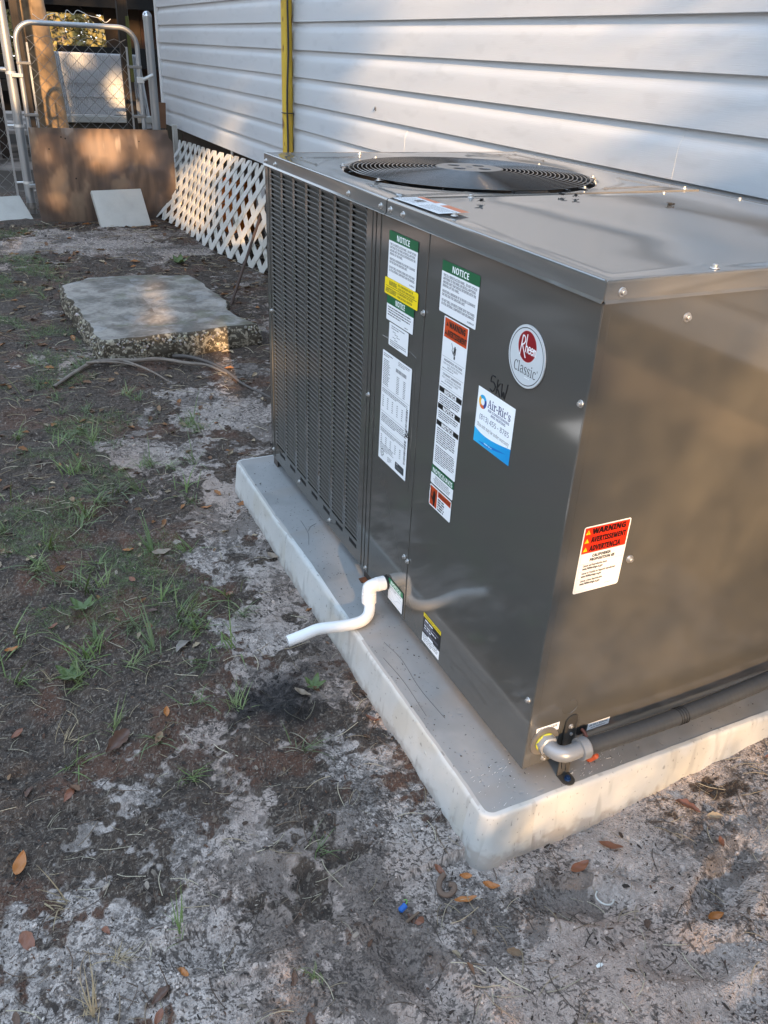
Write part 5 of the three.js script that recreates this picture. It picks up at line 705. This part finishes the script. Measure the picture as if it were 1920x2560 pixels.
{
  const canopy = (u0, u1) => () => { const z = tr(6.5, 9.5), u = tr(u0, u1), v = tr(-0.75, 4.7), y = v + 0.285 * z, x = u - 0.18 * z; if (y < 1.35) return null; return TR() < lightGap(u, v) ? [x, y, z] : null; };  // out-of-view leaves, left out where patches of sun should fall
  makeTree('unseen leafy oak behind the camera, left of the sun, crown shaped to pattern sunlight', -3.2, 8.6, 7, 0.2, 46000, 0.10, canopy(-3.1, -0.3), [0.07, 0.10, 0.025], 0.4);
  makeTree('unseen leafy oak behind the camera nearer the house, crown shaped to pattern sunlight', 1.7, 8.9, 7, 0.2, 28000, 0.10, canopy(-0.35, 2.0), [0.07, 0.10, 0.025], 0.4);
  let vi = 0;
  const veil = () => {
    const i = ++vi, z = tr(12, 15.5), p = (0.5 + i * 0.7548776662) % 1, q = (0.5 + i * 0.5698402910) % 1, a = i % 9 < 7, u = a ? -0.3 + p * 1.7 : 0.25 + p * 1.05, v = a ? -0.1 + q * 1.3 : 1.1 + q * 2.1;
    if (a && u < -0.03 && v > 0.42) return null;
    let w = 1; if (a) { for (const [c, k, h] of [[0.10, 0.62, 0.035], [0.235, 0.6, 0.022], [0.36, 0.55, 0.03]]) w *= 1 - 0.97 * Math.exp(-(((u - c - (v - 0.45) * k) / h) ** 2)) * sstep(v, 0.32, 0.62); w *= 1 - 0.45 * sstep(u + v * 0.5, 0.75, 1.1); } else w = 0.38 + 0.62 * sstep(u, 0.74, 1.05);  // unseen leaves thinned in stripes to cast bright diagonal streaks on the side panel
    return TR() < w ? [u - 0.18 * z, v + 0.285 * z, z] : null;
  };
  makeTree('unseen airy small leaved oak farther behind the camera, thinned to streak the sunlight', 0.3, 13.8, 9, 0.2, 6200, 0.046, veil, [0.07, 0.10, 0.025], 0.35);
  const blob = (x, y, z, rx, ry, rz) => () => { const a = tr(-1, 1), b = tr(-1, 1), c = tr(-1, 1); if (a * a + b * b + c * c > 1 || fbm(a * 3 + x, b * 3 + c * 3 + z, 2, 881) < 0.42) return null; return [x + a * rx, y + b * ry, z + c * rz]; };
  [[-9.5, -3, 5], [-10.5, 3, 6], [-9, -9, 6], [-8.5, 8.5, 5.5], [-12, -14, 7]].forEach(([x, z, h], i) => makeTree(['unseen bushy oak far left of the yard, darkening reflections', 'unseen tall oak left of the yard near the camera, darkening reflections', 'unseen oak at the left far corner of the yard, darkening reflections', 'unseen oak left behind the camera, darkening reflections', 'unseen big oak farthest left beyond the fence, darkening reflections'][i], x, z, h, 0.18, 5200, 0.24, blob(x, h * 0.62, z, 2.4, h * 0.42, 2.6), [0.045, 0.065, 0.02]));  // out of view, placed to darken what the glossy front panel reflects
  makeTree('unseen spreading oak over the yard left of the gate, darkening the back corner', -5.2, -8.2, 7, 0.24, 15000, 0.2, blob(-3.9, 5.4, -7.6, 3.0, 1.7, 4.2), [0.045, 0.065, 0.02]);  // out of view, placed to dim the skylight at the back left
  [[1.4, -19, 5.5, [0.17, 0.14, 0.035]], [2.9, -21, 6, [0.15, 0.12, 0.03]], [-0.8, -20, 5, [0.06, 0.07, 0.02]], [0.4, -23, 7, [0.1, 0.09, 0.025]], [4.6, -24, 7, [0.1, 0.1, 0.03]], [-3.4, -22, 6, [0.05, 0.06, 0.02]]].forEach(([x, z, h, tone], i) => makeTree(['golden leaved tree seen through the gap over the gate', 'second golden tree to the right beyond the shed', 'dark tree left of the trunk beyond the shed', 'tall tree behind the shed middle', 'tree behind the shed at the right', 'dark tree far beyond the board fence'][i], x, z, h, 0.16, 9000, 0.13, blob(x, h * 0.45, z, 1.9, h * 0.45, 1.9), tone));
}

// ------------------------------------------------------------------ litter on the ground
const GR = rng(909), gr = (a, b) => a + (b - a) * GR();
const onPad = (x, z, m = 0) => x > PAD.x0 - m && x < PAD.x1 + m && z > PAD.z0 - m && z < PAD.z1 + m;
const onSlab = (x, z) => x > -0.37 && x < 0.42 && z > -4.1 && z < -2.91;
function spread(n, fn) { const out = []; let t = 0; while (out.length < n && t++ < n * 40) { const w = Math.pow(GR(), 1.7), z = lerp(0.62, -6.4, w), x = gr(-1.15, z > -1.5 ? 0.8 : 1.0) * (1 + Math.max(0, -z) * 0.1); if (onPad(x, z, 0.003) || onSlab(x, z) || GR() > fn(x, z)) continue; out.push([x, z]); } return out; }
function scatter(name, label, category, geo, m, spots, size, lift, tones, flat = 0.5) {
  const im = new THREE.InstancedMesh(geo, m, spots.length), m4 = new THREE.Matrix4(), q = new THREE.Quaternion(), e = new THREE.Euler();
  spots.forEach(([x, z], i) => { const s = size(), k = 1 + Math.max(0, -z - 1) * 0.22; e.set(gr(-flat, flat), gr(0, 6.3), gr(-flat, flat)); m4.compose(new THREE.Vector3(x, groundH(x, z) + lift * s[1], z), q.setFromEuler(e), new THREE.Vector3(s[0] * k, s[1] * k, s[2] * k)); im.setMatrixAt(i, m4); let t = tones ? tones[Math.floor(GR() * tones.length)] : soil(x, z, false); const w = 1 - 0.8 * wetAt(x, z), v = gr(0.7, 1.35) * w; im.setColorAt(i, C(t[0] * v, t[1] * v, t[2] * v)); });
  im.name = name; shadows(im); scene.add(im); return tag(im, label, category, null, 'stuff');
}
function chip(seed) { const r = rng(seed), n = 6, pos = [0, 0.12, 0], idx = []; for (let i = 0; i < n; i++) { const a = i / n * 6.283, k = 0.5 + 0.5 * r(); pos.push(Math.cos(a) * k, (r() - 0.3) * 0.25, Math.sin(a) * k * 0.42); } for (let i = 0; i < n; i++) idx.push(0, 1 + (i + 1) % n, 1 + i); const g = new THREE.BufferGeometry(); g.setAttribute('position', new THREE.Float32BufferAttribute(pos, 3)); g.setIndex(idx); const o = g.toNonIndexed(); o.computeVertexNormals(); return o; }
const LIT = mat(0xffffff, 0.9, { side: THREE.DoubleSide });
const browns = [[0.022, 0.015, 0.011], [0.032, 0.021, 0.015], [0.05, 0.031, 0.021], [0.075, 0.036, 0.02], [0.085, 0.06, 0.043], [0.028, 0.02, 0.015], [0.10, 0.07, 0.048], [0.15, 0.115, 0.087], [0.04, 0.027, 0.02], [0.025, 0.017, 0.012], [0.2, 0.16, 0.125]];
scatter('bark_litter', 'dark bark chips and leaf crumbs strewn over the soil', 'leaf litter', chip(1), LIT, spread(60000, (x, z) => 0.95 - 0.8 * sandAt(x, z)), () => { const l = gr(0.0013, 0.0056) * (GR() < 0.07 ? 2.0 : 1); return [l, l * gr(0.6, 1.2), l * gr(0.7, 1.3)]; }, 0.2, browns, 0.45);
scatter('bark_litter', 'narrow dark shreds of bark lying over the bare sand', 'leaf litter', chip(7), LIT, spread(42000, (x, z) => 0.3 + 0.5 * sandAt(x, z) * sstep(fbm(x * 7 + 3, z * 7, 3, 97), 0.42, 0.6)), () => { const l = gr(0.0010, 0.0040) * (GR() < 0.06 ? 2.2 : 1); return [l * 1.5, l * 0.7, l * 0.55]; }, 0.2, browns, 0.35);
scatter('soil_crumb', 'pale crumbs of sandy soil lying on the ground', 'soil', new THREE.IcosahedronGeometry(1, 0), mat(0xffffff, 0.95), spread(16000, (x, z) => 0.04 + 0.8 * sandAt(x, z)), () => { const l = gr(0.0007, 0.0032) * (GR() < 0.03 ? 2 : 1); return [l, l * 0.7, l]; }, 0.35, null, 1);
scatter('soil_clod', 'small lumps of sandy soil lying over the ground', 'soil', chip(23).scale(1, 2.2, 1.9), LIT, spread(2600, (x, z) => z > -2.4 ? 0.15 + 0.6 * sandAt(x, z) : 0), () => { const l = gr(0.0015, 0.0045); return [l * gr(0.8, 1.4), l, l]; }, 0.1, null, 0.5);
const twigGeo = (() => { const p = [[-1, 0, 0], [-0.4, 0.05, 0.12], [0.3, 0.09, 0.05], [1, 0, -0.15]]; return tube(p, 0.028, 8, 4); })();
scatter('twig_litter', 'thin dry grass stalks and pine needles lying on the soil', 'dry stalks', twigGeo, LIT, spread(6000, (x, z) => 0.9 - 0.5 * sandAt(x, z)), () => { const l = gr(0.008, 0.034); return [l, l, l]; }, 0.05, [[0.28, 0.22, 0.14], [0.18, 0.13, 0.085], [0.09, 0.06, 0.042], [0.36, 0.31, 0.22], [0.06, 0.045, 0.036]], 0.18);
function leafShape(curl, fold, lobes) {                             // an oak leaf, 1 long
  const nu = 12, nv = 4, pos = [], idx = []; for (let i = 0; i <= nu; i++) { const t = i / nu, w = 0.21 * Math.pow(Math.sin(Math.PI * Math.pow(t, 0.85)), 0.8) * (1 + lobes * 0.14 * Math.sin(t * 21)) + 0.006; for (let j = 0; j <= nv; j++) { const s = (j / nv) * 2 - 1; pos.push(s * w, fold * Math.abs(s) * w + curl * (t - 0.5) ** 2 + 0.02 * Math.sin(t * 13 + s * 3), t - 0.5); } }
  for (let i = 0; i < nu; i++) for (let j = 0; j < nv; j++) { const a = i * (nv + 1) + j, b = a + nv + 1; idx.push(a, b, a + 1, a + 1, b, b + 1); }
  const st = pos.length / 3; pos.push(-0.008, 0.02, -0.5, 0.008, 0.02, -0.5, 0, 0.06, -0.68); idx.push(st, st + 1, st + 2);
  const g = new THREE.BufferGeometry(); g.setAttribute('position', new THREE.Float32BufferAttribute(pos, 3)); g.setIndex(idx); g.computeVertexNormals(); return g;
}
const LV = [leafShape(0.5, 0.35, 0), leafShape(0.2, 0.8, 1), leafShape(-0.5, 0.3, 0.5), leafShape(0.9, 0.6, 0)];
scatter('leaf_litter', 'small old brown oak leaves thickly strewn near the gate and lattice', 'leaf litter', LV[1], LIT, spread(900, (x, z) => z < -1.2 ? 0.9 - 0.6 * sandAt(x, z) : 0.10), () => { const l = gr(0.014, 0.034); return [l, l, l]; }, 0.12, [[0.13, 0.07, 0.04], [0.19, 0.12, 0.07], [0.26, 0.20, 0.13], [0.09, 0.055, 0.038], [0.22, 0.10, 0.04]], 0.4);
{
  const M = (c) => mat(c, 0.5, { side: THREE.DoubleSide }), mats = { orange: M([0.34, 0.125, 0.03]), rust: M([0.17, 0.062, 0.03]), brown: M([0.09, 0.045, 0.028]), tan: M([0.20, 0.15, 0.105]), grey: M([0.17, 0.14, 0.115]) };
  const lf = (list) => list.forEach(([x, z, col, len, label, k = 0, turn = 0, group]) => { const o = solo('fallen_leaf', LV[k], mats[col], label, 'leaf', group, [x, groundH(x, z) + len * 0.13, z]); o.scale.setScalar(len); o.rotation.set(gr(-0.25, 0.25), turn || gr(0, 6.3), gr(-0.3, 0.3)); });
  lf([[-0.87, -0.28, 'orange', 0.05, 'bright orange leaf lying alone at the left edge of the photo', 0, 2.8], [-0.87, -0.12, 'rust', 0.05, 'rust red leaf pointing up near the lower left corner', 2, 0.3], [-0.66, -0.51, 'brown', 0.07, 'large dark brown leaf among the grass left of the pad', 1, -0.9], [-0.46, -0.77, 'grey', 0.06, 'pale grey brown leaf left of the drain pipe outlet', 2, -0.8], [-0.42, -1.2, 'tan', 0.055, 'long pale tan leaf left of the pad among grass', 0, 1.5], [-0.13, -1.06, 'tan', 0.045, 'tan leaf standing against the left face of the pad', 3, 0.4],
    [-0.50, -1.29, 'orange', 0.032, 'small orange leaf in the grass left of the pad far end', 0, 1.4], [-0.23, -1.43, 'orange', 0.035, 'orange leaf on the sand beside the far end of the pad', 0, 1.5], [-0.109, 0.098, 'orange', 0.032, 'round orange leaf just below the near corner of the pad', 3, 1.0], [-0.165, 0.105, 'orange', 0.042, 'glossy amber curled leaf beside the rusty curled strap', 0, 1.3], [-0.18, 0.035, 'rust', 0.026, 'small rust leaf left of the near pad corner', 3, 0.4], [0.14, 0.125, 'rust', 0.045, 'rust coloured leaf in the soil before the pad right face', 0, 0.7], [0.06, 0.135, 'rust', 0.045, 'dark rust leaf lying flat in front of the pad right face', 0, 1.7], [0.33, 0.12, 'rust', 0.05, 'long rust leaf at the pad right face near the photo edge', 1, 0.6],
    [-0.14, -0.35, 'rust', 0.035, 'curled rust leaf against the pad left face below the pipe', 3, 0.6], [-0.255, -0.48, 'tan', 0.05, 'yellow tan leaf standing under the drain pipe outlet', 0, 0.5]]);
  const small = [[-0.52, -1.1], [-0.50, -0.94], [-0.52, -0.89], [-0.55, -0.54], [-0.85, -0.62], [-0.84, -0.45], [-0.77, -0.41], [-0.84, -0.91], [-0.74, -0.98], [-0.69, 0.06], [-0.75, -0.08], [-0.65, 0.05], [-0.70, 0.09], [-0.49, 0.19], [0.58, 0.10], [0.22, 0.31], [0.33, 0.21], [-0.27, 0.10], [-0.26, 0.11], [-0.14, 0.06], [-0.3, -0.93], [-0.57, -2.2], [-0.35, -2.05], [-0.62, -1.9]];
  lf(small.map(([x, z], i) => [x, z, ['rust', 'brown', 'rust', 'orange'][i % 4], gr(0.022, 0.036), 'small reddish brown fallen leaf lying flat on the soil or sand', i % 4, 0, 'small reddish brown leaves scattered over the ground']));
}

// ------------------------------------------------------------------ grass tufts and weeds
const GM = [[0.13, 0.19, 0.04], [0.095, 0.14, 0.035], [0.17, 0.21, 0.065], [0.12, 0.16, 0.055]].map((c) => new THREE.MeshPhysicalMaterial({ color: C(...c), roughness: 0.55, side: THREE.DoubleSide, transmission: 0.3, thickness: 0 }));
const DRY = mat([0.28, 0.21, 0.12], 0.8, { side: THREE.DoubleSide });
function tuftGeo(n, h, w, lie, seed) {
  const r = rng(seed), pos = [], idx = []; const k = 7;
  for (let b = 0; b < n; b++) {
    const main = r() < 0.65, a = (main ? seed * 1.7 + (r() - 0.5) * 2.2 : r() * 6.283), l = h * (0.25 + 1.0 * r() * r() + (main ? 0.15 : 0)), ww = w * (0.35 + 0.6 * r()), up = 1.3 - lie * (0.1 + 1.3 * r()), bend = 0.3 + 1.9 * r() * r(), st = pos.length / 3, ox = (r() - 0.5) * h * 0.55 * r(), oz = (r() - 0.5) * h * 0.55 * r(), tw = (r() - 0.5) * 2;
    let x = ox, y = -0.003, z = oz, e = up;
    for (let i = 0; i <= k; i++) { const t = i / k, wd = ww * (1 - Math.pow(t, 1.8)) * (0.55 + 0.9 * Math.min(t * 3, 1) * 0.5), s = a + Math.PI / 2 + tw * t; pos.push(x + Math.cos(s) * wd, y + wd * 0.25, z + Math.sin(s) * wd, x - Math.cos(s) * wd, y + wd * 0.25, z - Math.sin(s) * wd); x += Math.cos(a) * Math.cos(e) * l / k; z += Math.sin(a) * Math.cos(e) * l / k; y = Math.max(y + Math.sin(e) * l / k, 0.002); e -= bend / k; }
    for (let i = 0; i < k; i++) { const q = st + i * 2; idx.push(q, q + 2, q + 1, q + 1, q + 2, q + 3); }
  }
  const g = new THREE.BufferGeometry(); g.setAttribute('position', new THREE.Float32BufferAttribute(pos, 3)); g.setIndex(idx); g.computeVertexNormals(); return g;
}
{
  const big = [tuftGeo(20, 0.135, 0.0025, 0.6, 11), tuftGeo(16, 0.15, 0.0027, 0.7, 12), tuftGeo(26, 0.105, 0.0022, 0.5, 13), tuftGeo(12, 0.14, 0.0031, 0.75, 14), tuftGeo(30, 0.095, 0.0020, 0.65, 15)];
  let n = 0;
  const put = (list, label, group, sc, m) => list.forEach(([x, z]) => { const o = solo('grass_tuft', big[n % 5], m ?? GM[n % 4], label, 'grass tuft', group, [x, groundH(x, z), z]); o.rotation.y = gr(0, 6.3); o.scale.setScalar(sc * gr(0.85, 1.2)); n++; });
  const more = (l) => l.flatMap(([x, z]) => [[x, z], [x + gr(-0.12, 0.06), z + gr(-0.12, 0.12)]]);
  put(more([[-0.71, -1.37], [-0.76, -1.25], [-0.60, -1.22], [-0.61, -1.12], [-0.46, -0.99], [-0.42, -0.90], [-0.41, -0.81], [-0.58, -0.76], [-0.68, -0.83], [-0.82, -0.95], [-0.84, -0.80], [-0.70, -0.75], [-0.35, -1.19], [-0.3, -0.92], [-0.36, -0.72]]), 'green grass tuft in the leaf litter left of the pad middle', 'grass tufts left of the pad middle', 1.05);
  put([[-0.66, -0.56], [-0.58, -0.48], [-0.54, -0.36], [-0.48, -0.55], [-0.40, -0.51], [-0.31, -0.33], [-0.75, -0.5]], 'low grass tuft in the sand and litter below the drain pipe outlet', 'grass tufts below the drain outlet', 0.75);
  put(more([[-0.56, -2.53], [-0.47, -2.40], [-0.27, -2.41], [-0.11, -2.11], [-0.11, -2.02], [-0.57, -2.14], [-0.51, -2.18], [-0.40, -2.00], [-0.34, -1.80], [-0.55, -1.84], [-0.70, -1.76], [-0.54, -1.66], [-0.47, -1.64], [-0.20, -1.76], [-0.40, -1.62], [-0.26, -1.48]]), 'green grass tuft on the dirt between the fallen branch and the pad', 'grass tufts between the branch and the pad', 0.95);
  put([[-0.53, -1.59], [-0.82, -1.53], [-0.61, -1.46], [-0.74, -2.21], [-0.60, -3.30], [-0.61, -3.00], [-0.34, -4.25], [-0.46, -4.08], [-0.42, -2.86], [-0.7, -2.6], [-0.78, -3.6]], 'scruffy green grass tuft near the left edge beside the broken slab', 'grass tufts beside the broken slab', 1.0);
  put([[-0.64, -0.03], [-0.37, -0.09], [-0.46, 0.13]], 'short sparse grass tuft on the bare sand at the bottom', 'grass tufts at the bottom', 0.5);
  put([[-0.81, -0.17], [-0.74, -0.03], [-0.79, 0.05], [-0.76, -0.57], [-0.77, -0.79]], 'dry straw coloured grass clump near the lower left corner', 'dry grass clumps', 0.65, DRY);
  for (const [x, z, s, l] of [[-0.72, -0.77, 0.05, 'bright green broad leaved weed on the litter near the left edge'], [-0.22, -0.5, 0.036, 'dark green broad leaved weed below the drain pipe'], [0.45, -4.75, 0.09, 'dark green weed on the ground before the lattice'], [0.3, -2.15, 0.06, 'green weed at the far corner of the unit by the root'], [-0.66, -1.02, 0.05, 'green broad leaved weed among the grass left of the pad']]) { const t = thing('weed', l, 'weed', [x, groundH(x, z), z]); for (let k = 0; k < 5; k++) { const o = part('leaf', LV[0], GM[1], t); o.scale.setScalar(s * gr(0.7, 1.1)); o.rotation.order = 'YXZ'; o.rotation.set(-0.5, k * 1.26 + gr(-0.3, 0.3), 0); o.position.set(Math.sin(o.rotation.y) * s * 0.4, s * 0.25, Math.cos(o.rotation.y) * s * 0.4); } }
  const moss = spread(9000, (x, z) => sstep(fbm(x * 4 + 70, z * 4, 3, 101), 0.5, 0.62) * sstep(-x, 0.15, 0.5) * sstep(-z, 0.6, 1.2) * (1 - sandAt(x, z)));
  scatter('grass_cover', 'fine low green grass blades growing through the litter', 'grass', tuftGeo(4, 1, 0.03, 0.6, 21), GM[1], moss, () => { const l = gr(0.012, 0.034); return [l, l, l]; }, 0, [[1, 1, 1], [0.8, 0.9, 0.7], [1.2, 1.1, 0.8]], 0.2);
}

// ------------------------------------------------------------------ small things on the ground and insects
{
  const on = (x, z, up) => [x, groundH(x, z) + up, z];
  const t = thing('rusty_strap', 'short curled rusty strap lying on the sand by the near corner of the pad', 'strap', on(-0.182, 0.07, 0.007));
  part('strap', tube([[0.008, 0.006, -0.03], [-0.006, 0.006, -0.022], [-0.017, 0.004, -0.008], [-0.019, 0.004, 0.007], [-0.008, 0.004, 0.016], [0.008, 0.005, 0.012], [0.014, 0.006, 0.001], [0.004, 0.007, -0.004]], 0.0062, 60, 10).scale(1, 0.75, 1), mat([0.13, 0.085, 0.06], 0.9), t); t.scale.setScalar(0.85);
  const c = thing('wire_nut', 'small blue wire nut lying on the sand with green wire', 'wire nut', on(-0.285, 0.082, 0.006)); c.rotation.y = 0.35; c.scale.setScalar(0.8);
  const pts = []; for (let i = 0; i <= 6; i++) pts.push(new THREE.Vector2(0.0045 + 0.0022 * i / 6, i / 6 * 0.018)); part('shell', merge([new THREE.LatheGeometry([new THREE.Vector2(0, 0), ...pts, new THREE.Vector2(0.0055, 0.018), new THREE.Vector2(0.004, 0.006)], 10), ...Array.from({ length: 8 }, (_, k) => box(-0.0007, 0.0007, 0.002, 0.017, 0.0046, 0.0066).rotateY(k * 0.785))]).rotateZ(-Math.PI / 2 + 0.15), mat([0.012, 0.10, 0.36], 0.45, { side: THREE.DoubleSide }), c);
  part('wire', tube([[0.014, 0.002, 0], [0.024, 0.004, -0.002], [0.029, 0.003, -0.006], [0.026, 0.001, -0.012]], 0.0012, 16, 6), mat([0.12, 0.3, 0.05], 0.5), c);
  const r = thing('plastic_ring', 'open white plastic ring half pressed into the sand before the pad', 'ring', on(0.072, 0.196, 0.003)); part('ring', new THREE.TorusGeometry(0.016, 0.0016, 8, 30, 4.2).rotateX(-Math.PI / 2 + 0.2).rotateY(1.9), mat([0.55, 0.53, 0.48], 0.5), r);
  const w = thing('plastic_scrap', 'tiny white scrap lying on the dark sand in the lower right', 'scrap', on(-0.03, 0.305, 0.003)); part('scrap', new THREE.IcosahedronGeometry(0.0055, 0).scale(1.4, 0.5, 0.7), mat([0.7, 0.69, 0.64], 0.6), w);
  const st = thing('stick', 'short brown stick lying beside the blue wire nut', 'stick', on(-0.277, 0.102, 0.004)); part('stick', rod([-0.022, 0, 0.006], [0.022, 0.002, -0.006], 0.0032, 7, 0.0024), mat([0.13, 0.085, 0.055], 0.9), st);
  const pole = thing('iron_bar', 'rusty dark rod leaning on the ground behind the far corner of the unit', 'rod', [0.62, 0.0, -4.05]); part('rod', rod([-0.12, -0.01, 0.35], [0.35, 0.35, -0.5], 0.009, 10), mat([0.06, 0.035, 0.025], 0.8), pole);
  const fly = (label, pos, rot) => { const f = thing('fly', label, 'insect', pos); part('body', merge([new THREE.SphereGeometry(0.0026, 10, 8).scale(1.7, 0.9, 0.9), new THREE.SphereGeometry(0.0018, 8, 6).translate(0.0056, 0.0003, 0)]), DARK, f); for (const s of [-1, 1]) part('wing', new THREE.CircleGeometry(0.0045, 10).scale(1.3, 0.45, 1).rotateX(-Math.PI / 2 + 0.3 * s).rotateY(s * 0.7).translate(-0.003, 0.0022, s * 0.0035), mat([0.06, 0.06, 0.06], 0.4, { side: THREE.DoubleSide }), f); const l = []; for (const s of [-1, 1]) for (const k of [-1, 0, 1]) l.push(rod([k * 0.0018, 0, s * 0.0012], [k * 0.004, -0.0022, s * 0.0055], 0.0003, 4)); part('legs', merge(l), DARK, f); f.rotation.set(...rot); f.scale.setScalar(1.25); };
  fly('fly on the lid beside the paper label', [0.168, U.y1 + 0.005, -0.60], [0, 0.6, 0]); fly('left of two flies on the lid near the fan guard', [0.397, U.y1 + 0.005, -0.645], [0, 2.1, 0]); fly('right of two flies on the lid near the fan guard', [0.415, U.y1 + 0.005, -0.622], [0, 1.1, 0]); fly('lone fly on the right half of the lid toward the wall', [0.554, U.y1 + 0.005, -0.49], [0, -0.8, 0]); fly('dark insect clinging to the lap siding above the unit', [1.028, 1.063, -2.97], [0, 0.3, Math.PI / 2]);
}

renderer.render(scene, camera);
